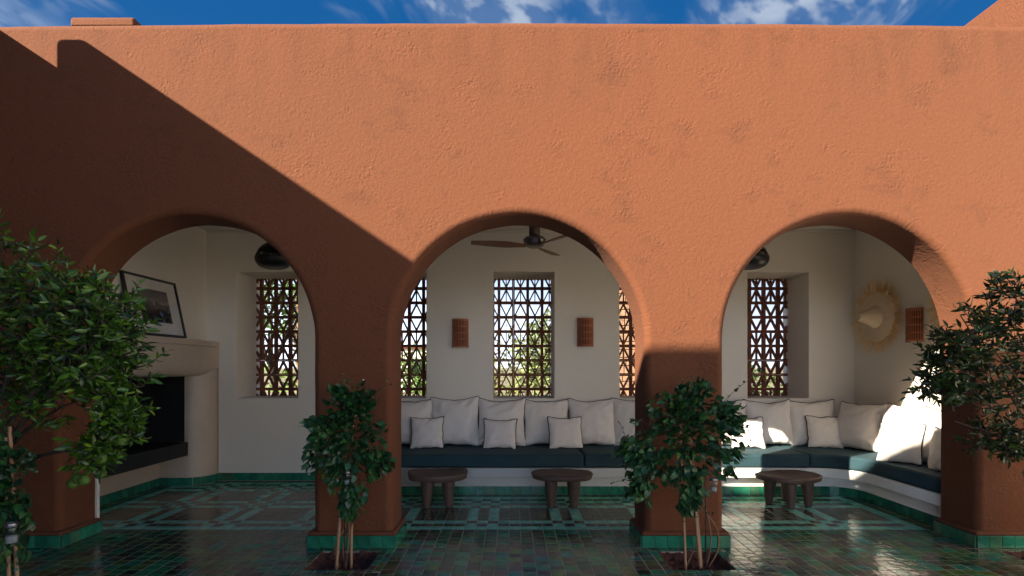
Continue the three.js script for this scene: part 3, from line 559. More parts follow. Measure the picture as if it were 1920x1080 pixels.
// ------------------------------------------------------------------ wall lamps, pendants, fan, hats
M.pot = mat({ map: clayMap, color: rgb(2.0, 2.0, 1.8), bumpMap: fineBump, bumpScale: 0.001, roughness: 0.85 });
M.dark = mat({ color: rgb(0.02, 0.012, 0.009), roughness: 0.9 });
function sconce(label, x, y, z, turn) {
  const t = thing('wall_lamp', label, 'wall lamp', [x, y, z], turn, 'pierced terracotta wall lamps');
  const R = 0.104, H = 0.365, g = [];
  const band = (y0, y1, r = R) => lathe([[r - 0.008, y0], [r, y0], [r, y1], [r - 0.008, y1], [r - 0.008, y0]], 20, -Math.PI / 2, Math.PI);
  for (const [a, b] of [[0, 0.026], [0.093, 0.108], [0.176, 0.191], [0.258, 0.273], [0.339, H]]) g.push(band(a, b, R + 0.002));
  for (let r = 0; r < 4; r++) for (let i = 0; i < 15; i++) { const a = -Math.PI / 2 + (i + 0.5) / 15 * Math.PI, y0 = [0.026, 0.108, 0.191, 0.273][r], y1 = [0.093, 0.176, 0.258, 0.339][r]; g.push(new THREE.BoxGeometry(0.0115, y1 - y0, 0.007).translate(0, (y0 + y1) / 2, R - 0.003).rotateY(a)); }
  part('shade', merge(g.map(boxUV)), M.pot, t);
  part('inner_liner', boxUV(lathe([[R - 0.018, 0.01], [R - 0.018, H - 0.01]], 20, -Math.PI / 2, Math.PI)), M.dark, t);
  part('backplate', box(-0.05, 0.05, 0.1, 0.27, 0.0005, 0.012, 0.003), M.dark, t);
}
sconce('pierced terracotta wall lamp on the rear wall, nearer the fireplace side', -0.665, 1.715, RZ + 0.001, 0);
sconce('pierced terracotta wall lamp on the rear wall between central window and stone-backed window', 0.945, 1.725, RZ + 0.001, 0);
sconce('pierced terracotta wall lamp on the side wall between the two straw hats', RX - 0.001, 1.735, -1.62, -Math.PI / 2);

M.blackGloss = phys({ color: rgb(0.010, 0.011, 0.013), roughness: 0.4 });
function pendant(label, x) {
  const t = thing('pendant_lamp', label, 'pendant lamp', [x, 2.535, -1.62], 0, 'black pendant lamps');
  const R = 0.195, g = [lathe([[0.0, 0.004], [0.10, 0.0], [0.155, 0.022], [0.185, 0.06], [R, 0.10], [0.192, 0.122], [0.184, 0.122]], 40), lathe([[0.152, 0.195], [0.160, 0.195], [0.12, 0.245], [0.07, 0.275], [0.03, 0.285], [0.02, 0.30], [0.0, 0.30]], 40)];
  for (let i = 0; i < 40; i++) { const a = i / 40 * 2 * Math.PI; g.push(new THREE.BoxGeometry(0.013, 0.085, 0.006).rotateX(-0.42).translate(0, 0.158, 0.1715).rotateY(a)); }
  part('shade', merge(g), M.blackGloss, t);
  part('cord', new THREE.CylinderGeometry(0.004, 0.004, 0.37, 6).translate(0, 0.485, 0), M.dark, t);
  part('ceiling_cup', lathe([[0.0, 0.684], [0.045, 0.684], [0.05, 0.668], [0.02, 0.65], [0, 0.65]], 20), M.blackGloss, t);
}
pendant('black pierced round pendant lamp hanging near the fireplace', -2.60);
pendant('black pierced round pendant lamp hanging above the stool with the hollow seat', 2.60);
{
  const t = thing('ceiling_fan', 'ceiling fan with three wooden blades and a metal motor', 'ceiling fan', [0.245, 3.219, -1.62]);
  const steel = mat({ color: rgb(0.17, 0.16, 0.16), metalness: 0.9, roughness: 0.32 }), br = mat({ color: rgb(0.12, 0.085, 0.065), metalness: 0.7, roughness: 0.45 });
  part('rod', new THREE.CylinderGeometry(0.016, 0.016, 0.20, 12).translate(0, -0.10, 0), steel, t);
  part('canopy', lathe([[0, -0.18], [0.052, -0.18], [0.060, -0.19], [0.058, -0.325], [0, -0.325]].reverse(), 24), br, t);
  part('motor', lathe([[0, -0.455], [0.075, -0.453], [0.098, -0.435], [0.112, -0.405], [0.118, -0.385], [0.124, -0.378], [0.124, -0.366], [0.112, -0.356], [0.098, -0.34], [0.06, -0.328], [0, -0.326]], 36), steel, t);
  const bladeMap = tex(256, 128, (u, v) => { const k = 0.8 + 0.35 * Math.sin((v * 9 + pf(u, v, 4, 3, 2)) * 6.28) * 0.5 + 0.2 * pf(u, v, 16, 3, 6); return [0.30 * k, 0.125 * k, 0.055 * k]; }, true, [1.5, 3]);
  const wood = mat({ map: bladeMap, roughness: 0.45 });
  for (const a of [1.15, -0.94, 3.24]) {
    const g = new THREE.BoxGeometry(0.60, 0.012, 0.14, 20, 1, 4), p = g.attributes.position;
    for (let i = 0; i < p.count; i++) { const f = (p.getX(i) + 0.30) / 0.60, w = lerp(0.42, 1.0, sstep(0, 0.45, f)) * (1 - 0.25 * sstep(0.6, 1, f)), z = p.getZ(i) * w, tw = lerp(0.32, 0.14, f), y = p.getY(i) * (1 - 0.4 * f); p.setXYZ(i, p.getX(i) + 0.39, y * Math.cos(tw) - z * Math.sin(tw) + 0.02 * f - 0.435, y * Math.sin(tw) + z * Math.cos(tw)); }
    g.computeVertexNormals(); const m = part('blade', boxUV(g), wood, t); m.rotation.y = a;
  }
}
const strawMap = tex(512, 512, (u, v) => { const k = 1 + 0.22 * pf(u, v, 60, 2, 3) + 0.12 * pf(u, v, 6, 4, 4); return [0.72 * k, 0.56 * k, 0.37 * k]; }, true, [3, 3]);
M.straw = mat({ map: strawMap, roughness: 0.85 }); M.raffia = phys({ map: strawMap, color: rgb(1.2, 1.0, 0.70), roughness: 0.9, side: THREE.DoubleSide });
function hat(label, z, y, seed) {
  const t = thing('straw_hat', label, 'straw hat', [RX - 0.035, y, z], 0.09, 'fringed straw hats on the side wall'), r = rng(seed);
  const turn = (g) => g.rotateZ(Math.PI / 2);        // lathe axis y becomes -x
  const pts = []; for (let i = 0; i <= 120; i++) { const q = lerp(0.315, 0.10, i / 120); pts.push([q, 0.045 + 0.03 * (q / 0.315) ** 3 * -1 + 0.0032 * Math.abs(Math.sin(i / 120 * Math.PI * 17))]); }
  part('brim', turn(boxUV(lathe([[0.31, 0.004], ...pts], 72))), M.straw, t);
  const cp = []; for (let i = 0; i <= 60; i++) { const f = i / 60; cp.push([lerp(0.138, 0.052, f ** 0.75) + 0.0025 * Math.abs(Math.sin(f * Math.PI * 10)), 0.040 + 0.20 * f]); } cp.push([0.046, 0.252], [0.030, 0.257], [0.016, 0.248], [0, 0.246]);
  part('crown', turn(boxUV(lathe(cp, 48))), M.straw, t);
  const g = [];
  for (let i = 0; i < 560; i++) {
    const a = r() * 2 * Math.PI, L = 0.085 + 0.075 * r(), w = 0.004 + 0.004 * r(), x0 = 0.018 + 0.022 * r(), da = (r() - 0.5) * 0.7, dz = (r() - 0.4) * 0.35, q = new THREE.PlaneGeometry(w, L, 1, 3).translate(0, L / 2, 0), p = q.attributes.position;
    for (let k = 0; k < p.count; k++) { const f = p.getY(k) / L; p.setXYZ(k, p.getX(k) * (1 - 0.6 * f) + L * 0.22 * da * f * f, p.getY(k), dz * L * f + 0.01 * f * f - 0.012 * f); }
    q.rotateY((r() - 0.5) * 1.2).rotateZ(da * 0.5).translate(0, 0.295 + 0.015 * r(), x0).rotateZ(a).rotateY(-Math.PI / 2); g.push(q);
  }
  const fr = merge(g); fr.computeVertexNormals(); part('fringe', boxUV(fr), M.raffia, t);
  return t;
}
hat('pointed straw hat with long raffia fringe hanging whole in view on the side wall', -2.235, 2.06, 4);
hat('straw hat of which only some fringe shows past the edge of the arch', -0.90, 2.10, 6);

// ------------------------------------------------------------------ buildings round the courtyard
const wing = thing('courtyard_wing', 'higher terracotta wall standing at a right angle that shades one end of the arcade', 'wall', [-4.5, 0, 3]);
world('wall', slab([roundPoly([[0.002, 0], [5.45, 0], [5.45, 4.638], [0.576, 4.638, 0.10], [0.576, 4.27], [0.002, 4.262]])], 0.15, 0.012, 0.012, 4).rotateY(-Math.PI / 2).translate(-4.40, 0, 0), M.red, wing);
world('lower_wall', box(-4.95, -4.402, 0, 3.5, 0.002, 5.45, 0.02), M.red, wing);
const opposite = thing('opposite_building', 'tall terracotta building across the courtyard from the arches', 'building', [0, 0, 8]);
world('wall', box(-14, -2.5, 0, 1.645 + 0.672 / 0.823 * 5.5, 5.5, 10, 0.05), M.red, opposite);
const cw = thing('courtyard_end_wall', 'cream plaster wall closing the courtyard at the sunny end of the arcade', 'wall', [6.8, 0, 3]);
world('wall', box(6.55, 7.0, 0, 3.6, 0.001, 7.44, 0.05), M.bench, cw);
const upper = thing('roof_terrace_wall', 'terracotta wall rising behind the arcade parapet at its sunny end', 'wall', [4.85, 3.6, -3]);
world('wall', box(4.62, 5.2, 3.3, 4.955, -7.5, -THICK - 0.004, 0.02), M.red, upper);
const ch = thing('chimney', 'low terracotta chimney with a flat cap showing above the parapet', 'chimney', [-4.4, 3.55, -1.85]);
world('shaft', box(-4.60, -4.05, 3.55, 5.058, -2.2, -1.5, 0.02), M.red, ch);
world('cap', planSlab(rect(-4.66, -3.98, -2.30, -1.40, 0.03), 5.06, 5.155, 0.035, 0.012), M.red, ch);
const parapet = thing('roof', 'flat roof of the gallery behind the parapet', 'roof', [0, 3.55, -1.8]);
world('roof_slab', box(-5.2, 4.61, 3.552, 3.75, RZ - 0.7, -THICK - 0.004, 0), M.red, parapet);

// ------------------------------------------------------------------ plants
const V3 = (x, y, z) => new THREE.Vector3(x, y, z);
function leafGeo(L, W, fold, curl, prof, seg = 5) {
  const P = [], U = [], I = [];
  for (let i = 0; i <= seg; i++) { const t = i / seg, w = W / 2 * prof(t), y = L * t * (1 - 0.1 * curl * t), z = -curl * L * 0.35 * t * t; for (const s of [-1, 0, 1]) { P.push(s * w * Math.cos(fold), y, z + Math.abs(s) * w * Math.sin(fold)); U.push(s * w + 0.5, y); } }
  for (let i = 0; i < seg; i++) for (let k = 0; k < 2; k++) { const a = i * 3 + k; I.push(a, a + 1, a + 3, a + 1, a + 4, a + 3); }
  const g = new THREE.BufferGeometry(); g.setAttribute('position', new THREE.Float32BufferAttribute(P, 3)); g.setAttribute('uv', new THREE.Float32BufferAttribute(U, 2)); g.setIndex(I); g.computeVertexNormals(); return g;
}
const ovate = (t) => Math.pow(Math.sin(Math.PI * Math.pow(clamp(t, 0, 1), 0.62)), 0.8) * (1 - 0.12 * t) + 0.02, lance = (t) => Math.pow(Math.sin(Math.PI * Math.pow(clamp(t, 0, 1), 0.85)), 0.85) + 0.02;
const leafMat = (r, g, b, ro = 0.42) => phys({ color: rgb(r, g, b), roughness: ro, side: THREE.DoubleSide, vertexColors: false, transmission: 0, thickness: 0 });
const leafTex = tex(128, 128, (u, v) => { const k = 0.85 + 0.35 * pf(u, v, 6, 4, 8), rib = Math.abs(u - 0.5) < 0.012 ? 1.5 : 1; return [k * rib * 0.7, k * rib * 0.7, k * 0.65]; }, true, [1, 1]);
function leafSet(cols, ro) { return cols.map((c) => phys({ map: leafTex, color: rgb(c[0] / 0.62, c[1] / 0.62, c[2] / 0.62), roughness: ro, side: THREE.DoubleSide })); }
M.climber = leafSet([[0.014, 0.058, 0.024], [0.019, 0.072, 0.024], [0.010, 0.040, 0.021], [0.036, 0.095, 0.024]], 0.42);
M.citrus = leafSet([[0.030, 0.076, 0.010], [0.044, 0.105, 0.010], [0.016, 0.042, 0.010], [0.085, 0.150, 0.012]], 0.34);
M.citrusDark = leafSet([[0.014, 0.034, 0.009], [0.022, 0.048, 0.009], [0.010, 0.024, 0.008], [0.045, 0.085, 0.010]], 0.36);
const barkMap = tex(128, 256, (u, v) => { const k = 1 + 0.5 * pf(u, v * 0.3, 20, 3, 12) + 0.2 * pf(u, v, 5, 3, 18); return [0.050 * k, 0.038 * k, 0.028 * k]; }, true, [4, 4]);
M.bark = mat({ map: barkMap, roughness: 0.95 });
M.stem = mat({ color: rgb(0.21, 0.115, 0.055), roughness: 0.8 });
const caneMap = tex(64, 256, (u, v) => { const k = 1 + 0.2 * pf(u, v, 6, 3, 12), ring = Math.abs(((v * 5) % 1) - 0.5) < 0.03 ? 0.55 : 1; return [0.36 * k * ring, 0.20 * k * ring, 0.105 * k * ring]; }, true, [1, 1]);
M.cane = mat({ map: caneMap, roughness: 0.6 });
M.twine = mat({ color: rgb(0.015, 0.015, 0.016), roughness: 0.8 });
const UP = V3(0, 1, 0);
function orient(dir, roll, out) { const q = new THREE.Quaternion().setFromUnitVectors(UP, dir), q2 = new THREE.Quaternion().setFromAxisAngle(UP, roll); return (out || new THREE.Quaternion()).copy(q).multiply(q2); }
// leaves: list of {p, q, s, g, m}; the nearest to the camera become single parts, the rest one mass per material
function putLeaves(t, leaves, geos, mats, most) {
  const cam = V3(0, EYE, CZ);
  for (const l of leaves) { const d = l.p.distanceTo(cam), px = 960 + l.p.x * F / (CZ - l.p.z), py = 690 - (l.p.y - EYE) * F / (CZ - l.p.z); l.key = l.s / d * (px > -10 && px < 1930 && py > 0 && py < 1090 ? 1 : 0.01) + (l.out || 0); }
  leaves.sort((a, b) => b.key - a.key);
  const mass = mats.map(() => []), m4 = new THREE.Matrix4();
  leaves.forEach((l, i) => {
    if (i < most) { const m = part('leaf', geos[l.g], mats[l.m], t); m.position.copy(l.p).sub(t.position); m.quaternion.copy(l.q); m.scale.setScalar(l.s); }
    else mass[l.m].push(geos[l.g].clone().applyMatrix4(m4.compose(l.p.clone().sub(t.position), l.q, V3(l.s, l.s, l.s))));
  });
  mass.forEach((g, k) => { if (g.length) { const m = part('foliage', mergeGeometries(g), mats[k], t); m.userData.kind = 'stuff'; } });
}
function facing(p, c, r, up = 0.5, fwd = 0.35) { const d = p.clone().sub(c).normalize(); d.y += up * (r() - 0.45); d.z += fwd; d.x += (r() - 0.5) * 0.9; d.y += (r() - 0.5) * 0.9; d.z += (r() - 0.5) * 0.9; return d.normalize(); }

function citrus(label, base, hubs, blobs, n, mats, geos, seed, most, fruits, forkY, twigLen, sz, o2 = { limb: 0.018 }) {
  const r = rng(seed), t = thing('citrus_tree', label, 'tree', base, 0), o = V3(...base), wood = [], twigs = [], leaves = [];
  const fork = V3(base[0], forkY, base[2]);
  part('trunk', tube([V3(0, -0.05, 0), V3(0.015, forkY * 0.5, 0.01), fork.clone().sub(o)], 0.045, 0.034, 9, 12), M.bark, t);
  const pts = [];
  hubs.forEach((h) => { const H = V3(...h), m = fork.clone().lerp(H, 0.5).add(V3((r() - 0.5) * 0.1, 0.06 + r() * 0.05, (r() - 0.5) * 0.1)), q = [fork, m, H], c = new THREE.CatmullRomCurve3(q); part('limb', tube(q.map((v) => v.clone().sub(o)), o2.limb, o2.limb * 0.35, 7, 10), M.bark, t); for (let i = 2; i <= 10; i++) pts.push(c.getPoint(i / 10)); });
  for (let i = 0; i < n; i++) {
    const b = blobs[Math.floor(r() * blobs.length)], v = V3(r() - 0.5, r() - 0.5, r() - 0.5).normalize().multiplyScalar(Math.pow(r(), 0.42));
    const c = V3(b[0] + v.x * b[3], b[1] + v.y * b[4], b[2] + v.z * b[5]); let near = pts[0]; for (const p of pts) if (p.distanceToSquared(c) < near.distanceToSquared(c)) near = p;
    const from = near.clone(), dir = c.clone().sub(from); const mid = from.clone().lerp(c, 0.55).add(V3((r() - 0.5) * 0.07, -0.02 + (r() - 0.5) * 0.07, (r() - 0.5) * 0.07));
    const dv = dir.clone().normalize().add(V3((r() - 0.5) * 0.8, 0.55 * r() + 0.05, (r() - 0.5) * 0.8 + 0.1)).normalize(), tip = c.clone().addScaledVector(dv, twigLen * (0.7 + 0.6 * r()));
    const q = [from, mid, c, tip], cv = new THREE.CatmullRomCurve3(q); twigs.push(tube(q.map((p) => p.clone().sub(o)), 0.0048, 0.0013, 4, 9));
    pts.push(c.clone().lerp(from, 0.3));
    const nl = 9 + Math.floor(r() * 6); let az = r() * 6.28;
    for (let k = 0; k < nl; k++) {
      const f = lerp(0.52, 1, k / (nl - 1)), p = cv.getPoint(f), tn = cv.getTangent(f); az += 2.4; const sideV = V3(Math.cos(az), 0, Math.sin(az)).addScaledVector(tn, -tn.dot(V3(Math.cos(az), 0, Math.sin(az)))).normalize();
      const d = tn.clone().multiplyScalar(0.55 + 0.5 * (k / nl)).add(sideV).add(V3(0, -0.12, 0)).normalize(); const young = k > nl - 4 && r() < 0.5;
      leaves.push({ p, q: orient(d, r() * 6.28), s: sz * (0.62 + 0.55 * r()) * (young ? 0.75 : 1), g: Math.floor(r() * geos.length), m: young ? (r() < 0.5 ? 3 : 1) : Math.floor(r() * 3) });
    }
  }
  const tw = part('twigs', mergeGeometries(twigs.map(finish)), M.bark, t); tw.userData.kind = 'stuff';
  putLeaves(t, leaves, geos, mats, most);
  const fm = mat({ color: rgb(0.075, 0.145, 0.014), roughness: 0.42, bumpMap: fineBump, bumpScale: 0.004 });
  for (const [x, y, z, R] of fruits) {
    const g = new THREE.SphereGeometry(R, 20, 14), p = g.attributes.position; for (let i = 0; i < p.count; i++) { const k = 1 + 0.03 * n3(p.getX(i) * 30 + x * 9, p.getY(i) * 30, p.getZ(i) * 30); p.setXYZ(i, p.getX(i) * k, p.getY(i) * k * 0.95, p.getZ(i) * k); } g.computeVertexNormals();
    const m = part('fruit', g, fm, t); m.position.set(x, y, z).sub(o);
    part('fruit_stalk', tube([V3(x, y + R * 0.9, z), V3(x - 0.01, y + R + 0.05, z), V3(x - 0.03, y + R + 0.16, z - 0.02)].map((v) => v.sub(o)), 0.0025, 0.002, 4, 5), M.bark, t);
  }
  return t;
}
const cg = [leafGeo(0.086, 0.028, 0.35, 0.7, lance), leafGeo(0.080, 0.025, 0.5, 1.2, lance), leafGeo(0.094, 0.032, 0.25, 0.4, lance)];
const W = (px, py, d) => [(px - 960) / F * d, EYE - (py - 690) / F * d, CZ - d];     // a point seen at a place of the photo, d metres away: used to read off real positions
citrus('leafy citrus tree with glossy green leaves and small unripe green fruit by the fireplace arch', [-3.12, 0, 1.35],
  [W(60, 560, 3.3), W(170, 640, 3.2), W(20, 700, 3.4), W(120, 760, 3.4), W(230, 620, 3.3), W(160, 840, 3.3), W(-60, 600, 3.2)],
  [[...W(20, 560, 3.35), 0.34, 0.46, 0.38], [...W(120, 610, 3.3), 0.30, 0.34, 0.36], [...W(200, 600, 3.3), 0.20, 0.22, 0.25], [...W(60, 720, 3.4), 0.40, 0.26, 0.36], [...W(190, 690, 3.3), 0.26, 0.22, 0.26], [...W(150, 660, 3.25), 0.34, 0.3, 0.3], [...W(-40, 640, 3.4), 0.4, 0.5, 0.4], [...W(225, 790, 3.3), 0.10, 0.08, 0.1], [...W(180, 850, 3.3), 0.07, 0.07, 0.1]],
  640, M.citrus, cg, 17, 300,
  [[...W(147, 898, 3.25), 0.032], [...W(137, 906, 3.32), 0.033], [...W(188, 888, 3.3), 0.031], [...W(176, 870, 3.36), 0.034], [...W(190, 860, 3.28), 0.034], [...W(230, 826, 3.3), 0.033], [...W(158, 900, 3.2), 0.031]], 0.72, 0.075, 0.79);
citrus('sparse citrus tree with dark narrow leaves in front of the sunny end column', [3.78, 0, 0.75],
  [W(1800, 590, 3.95), W(1780, 690, 3.9), W(1850, 640, 4.0), W(1830, 800, 3.95), W(1900, 600, 3.9), W(1790, 790, 3.95), W(1890, 740, 4.0)],
  [[...W(1850, 610, 4.0), 0.20, 0.16, 0.28], [...W(1790, 660, 3.95), 0.17, 0.16, 0.25], [...W(1760, 720, 3.95), 0.11, 0.14, 0.2], [...W(1850, 720, 3.95), 0.26, 0.24, 0.3], [...W(1900, 560, 3.95), 0.16, 0.16, 0.25], [...W(1880, 820, 4.0), 0.22, 0.14, 0.25], [...W(1930, 680, 4.0), 0.3, 0.42, 0.3]],
  290, M.citrusDark, cg, 23, 260, [], 0.62, 0.07, 0.80, { limb: 0.010 });

const vg = [leafGeo(0.068, 0.050, 0.25, 0.8, ovate), leafGeo(0.058, 0.044, 0.15, 0.4, ovate), leafGeo(0.074, 0.046, 0.35, 1.0, ovate)];
function climber(label, base, canes, stems, blobs, runners, n, seed, most, flowers) {
  const r = rng(seed), t = thing('climbing_plant', label, 'plant', base), o = V3(...base), leaves = [], thin = [];
  for (const [a, b, R] of canes) { const g = tube([V3(...a), V3(...a).lerp(V3(...b), 0.5), V3(...b)].map((v) => v.sub(o)), (k) => R * (1 + 0.10 * Math.exp(-((((k * 5) % 1) - 0.5) ** 2) * 300)), R, 8, 40); part('cane', g, M.cane, t); }
  for (const s of stems) part('stem', tube(s.map((p) => V3(...p).sub(o)), 0.0065, 0.004, 6, 24), M.stem, t);
  for (let i = 0; i < canes.length; i++) { const [a, b, R] = canes[i]; for (const f of [0.3, 0.86]) { const p = V3(...a).lerp(V3(...b), f).sub(o); const g = new THREE.TorusGeometry(R + 0.003, 0.003, 5, 12).rotateX(Math.PI / 2).translate(p.x, p.y, p.z); part('tie', g, M.twine, t); } }
  const c0 = blobs.reduce((s, b) => s.add(V3(b[0], b[1], b[2] - 0.1)), V3(0, 0, 0)).multiplyScalar(1 / blobs.length);
  for (let i = 0; i < n; i++) {
    const b = blobs[i % blobs.length], v = V3(r() - 0.5, r() - 0.5, r() - 0.5).normalize().multiplyScalar(Math.pow(r(), 0.62) * 1.18), c = V3(b[0] + v.x * b[3], b[1] + v.y * b[3] * (b[4] || 1), b[2] + v.z * b[3] * 0.6);
    const axis = V3(b[0], b[1] - 0.05, b[2] - 0.03), q = [axis, axis.clone().lerp(c, 0.6).add(V3((r() - 0.5) * 0.04, 0.02, (r() - 0.5) * 0.04)), c]; thin.push(tube(q.map((p) => p.clone().sub(o)), 0.0022, 0.001, 3, 4));
    for (let k = 0; k < 5; k++) { const p = c.clone().add(V3((r() - 0.5) * 0.07, (r() - 0.5) * 0.07, (r() - 0.5) * 0.06)), d = facing(p, c0, r, 0.2, 0.25); d.y -= 0.45; d.normalize(); leaves.push({ p, q: orient(d, r() * 6.28), s: 0.62 + 0.6 * r(), g: Math.floor(r() * 3), m: r() < 0.07 ? 3 : Math.floor(r() * 3) }); }
  }
  for (let i = 0; i < n / 14; i++) {        // loose side shoots
    const b = blobs[Math.floor(r() * blobs.length)], a = r() * Math.PI * 2, p0 = V3(b[0] + Math.cos(a) * b[3] * 0.8, b[1] + Math.sin(a) * b[3] * (b[4] || 1) * 0.8, b[2] + 0.02), L = 0.09 + 0.12 * r(), dr = V3(Math.cos(a) * 0.8, Math.sin(a) * 0.7 + 0.25, 0.3 * r());
    const p1 = p0.clone().addScaledVector(dr, L * 0.5).add(V3(0, 0.02, 0)), p2 = p0.clone().addScaledVector(dr, L).add(V3(0, -0.02 * r(), 0)); runners.push([p0.toArray(), p1.toArray(), p2.toArray()]);
  }
  for (const run of runners) {
    const cv = new THREE.CatmullRomCurve3(run.map((p) => V3(...p))); thin.push(tube(run.map((p) => V3(...p).sub(o)), 0.0022, 0.001, 4, 20)); const L = cv.getLength(), m = Math.max(4, Math.round(L / 0.03));
    for (let k = 2; k <= m; k++) { const p = cv.getPoint(k / m), d = V3(r() - 0.5, -0.3 + r() * 0.7, r() - 0.2).normalize(); leaves.push({ p, q: orient(d, r() * 6.28), s: (0.32 + 0.35 * r()) * (1 - 0.3 * k / m), g: Math.floor(r() * 3), m: Math.floor(r() * 3), out: 0.05 }); }
  }
  const tw = part('tendrils', mergeGeometries(thin.map(finish)), M.stem, t); tw.userData.kind = 'stuff';
  putLeaves(t, leaves, vg, M.climber, most);
  const fm = mat({ color: rgb(0.75, 0.72, 0.62), roughness: 0.8 });
  for (const f of flowers || []) { const g = []; for (let k = 0; k < 5; k++) g.push(leafGeo(0.011, 0.007, 0.1, 0.2, lance, 2).rotateX(0.9).rotateY(k * 1.257)); const m = part('flower', mergeGeometries(g), fm, t); m.position.set(...f).sub(o); m.rotation.x = 0.8; }
}
{ // by the first free column
  const D = 4.33, q = (px, py, d = D) => W(px, py, d);
  climber('climbing plant tied to two canes, standing before the first free column', [-1.27, -0.03, 0.32],
    [[[-1.305, -0.06, 0.40], [-1.255, 1.27, 0.26], 0.0125], [[-1.20, -0.06, 0.38], [-1.225, 1.16, 0.24], 0.0105], [[-1.262, 0.55, 0.30], [-1.246, 1.26, 0.25], 0.008]],
    [[[-1.29, -0.05, 0.36], [-1.32, 0.1, 0.38], [-1.25, 0.28, 0.34], [-1.26, 0.45, 0.30], [-1.27, 0.8, 0.28]], [[-1.24, -0.05, 0.38], [-1.27, 0.12, 0.34], [-1.19, 0.32, 0.35], [-1.26, 0.52, 0.3], [-1.22, 0.8, 0.26]], [[-1.25, -0.05, 0.34], [-1.22, 0.18, 0.37], [-1.24, 0.4, 0.32], [-1.29, 0.55, 0.29], [-1.30, 0.75, 0.27]]],
    [[...q(655, 765), 0.13, 1.1], [...q(640, 820), 0.19, 0.8], [...q(605, 850), 0.12, 1.0], [...q(690, 830), 0.13, 1.3], [...q(650, 880), 0.16, 0.9], [...q(680, 760), 0.10, 1.1], [...q(600, 810), 0.11, 0.8], [...q(660, 915), 0.09, 1], [...q(655, 945), 0.06, 1.2], [...q(648, 850, 4.28), 0.12, 1.5], [...q(640, 790, 4.28), 0.10, 1.2], [...q(640, 745), 0.07, 1.1], [...q(705, 870), 0.08, 1.2]],
    [[q(700, 760), q(712, 735), q(735, 720), q(722, 712)], [q(690, 870), q(705, 880), q(712, 890)], [q(650, 930), q(640, 960), q(648, 990)], [q(630, 740), q(618, 735), q(622, 722)]], 265, 5, 290,
    [q(672, 785), q(668, 780), q(676, 788), q(682, 713), q(578, 796), q(580, 890)]);
  climber('broad climbing plant with long loose shoots, standing before the second free column', [1.38, -0.03, 0.32],
    [[[1.29, -0.06, 0.40], [1.285, 1.15, 0.25], 0.0105], [[1.395, -0.06, 0.42], [1.32, 1.28, 0.26], 0.0125], [[1.43, -0.05, 0.34], [1.345, 1.27, 0.24], 0.008]],
    [[[1.47, -0.05, 0.36], [1.545, 0.1, 0.36], [1.54, 0.24, 0.34], [1.40, 0.42, 0.32], [1.28, 0.55, 0.3], [1.25, 0.62, 0.28], [1.27, 0.8, 0.27]], [[1.46, -0.05, 0.35], [1.50, 0.15, 0.33], [1.47, 0.35, 0.34], [1.40, 0.6, 0.28], [1.36, 0.85, 0.26]], [[1.30, -0.03, 0.37], [1.36, 0.08, 0.36], [1.40, 0.18, 0.34]]],
    [[...q(1290, 770), 0.16, 1.0], [...q(1240, 800), 0.17, 0.9], [...q(1330, 800), 0.18, 1.0], [...q(1290, 840), 0.20, 0.8], [...q(1200, 860), 0.10, 1.2], [...q(1235, 860), 0.14, 1.0], [...q(1350, 850), 0.13, 1.2], [...q(1355, 765), 0.09, 0.8], [...q(1200, 905), 0.10, 1.2], [...q(1300, 745), 0.10, 1.3], [...q(1300, 915), 0.08, 1], [...q(1290, 940), 0.06, 1.2], [...q(1285, 880, 4.28), 0.12, 1.2], [...q(1290, 810, 4.28), 0.12, 1.4], [...q(1180, 835), 0.06, 0.8], [...q(1370, 800), 0.08, 1], [...q(1260, 770), 0.12, 1]],
    [[q(1350, 760), q(1375, 735), q(1400, 715), q(1428, 692), q(1418, 700)], [q(1340, 870), q(1375, 862), q(1392, 845), q(1405, 830), q(1402, 800)], [q(1240, 800), q(1195, 815), q(1165, 825), q(1152, 835)], [q(1240, 860), q(1190, 868), q(1160, 872)], [q(1300, 750), q(1285, 725), q(1282, 712)], [q(1260, 750), q(1238, 740), q(1205, 755)], [q(1385, 855), q(1388, 830), q(1388, 800)], [q(1300, 920), q(1320, 960), q(1335, 962)]], 330, 8, 295,
    [q(1314, 750), q(1318, 757)]);
  const e = (px, py, d = 3.15) => W(px, py, d);
  climber('dark climbing plant in deep shade under the leafy citrus tree', [-2.78, -0.03, 1.5],
    [[[-2.72, -0.06, 1.56], [...e(12, 820)], 0.011], [[...e(33, 1100)], [...e(18, 800)], 0.010]], [[[-2.75, -0.05, 1.5], [...e(28, 1000)], [...e(15, 850)]]],
    [[...e(20, 900), 0.10, 1.3], [...e(30, 960), 0.085, 1.2], [...e(10, 860), 0.11, 1.2], [...e(15, 1010), 0.09, 1], [...e(0, 930), 0.12, 1.5]], [[e(30, 900), e(55, 880), e(72, 884)]], 120, 12, 90);
  climber('small climbing plant half out of view at the last column', [4.1, -0.03, 0.33],
    [[[4.16, -0.06, 0.4], [4.12, 1.1, 0.25], 0.011]], [[[4.1, -0.05, 0.36], [4.13, 0.3, 0.34], [4.1, 0.7, 0.3]]],
    [[4.1, 0.45, 0.33, 0.16, 1.4], [4.08, 0.75, 0.3, 0.18, 1.2], [4.08, 0.25, 0.33, 0.10, 1]], [[[4.02, 0.4, 0.33], [3.93, 0.38, 0.35], [3.87, 0.36, 0.36]]], 70, 14, 40);
}

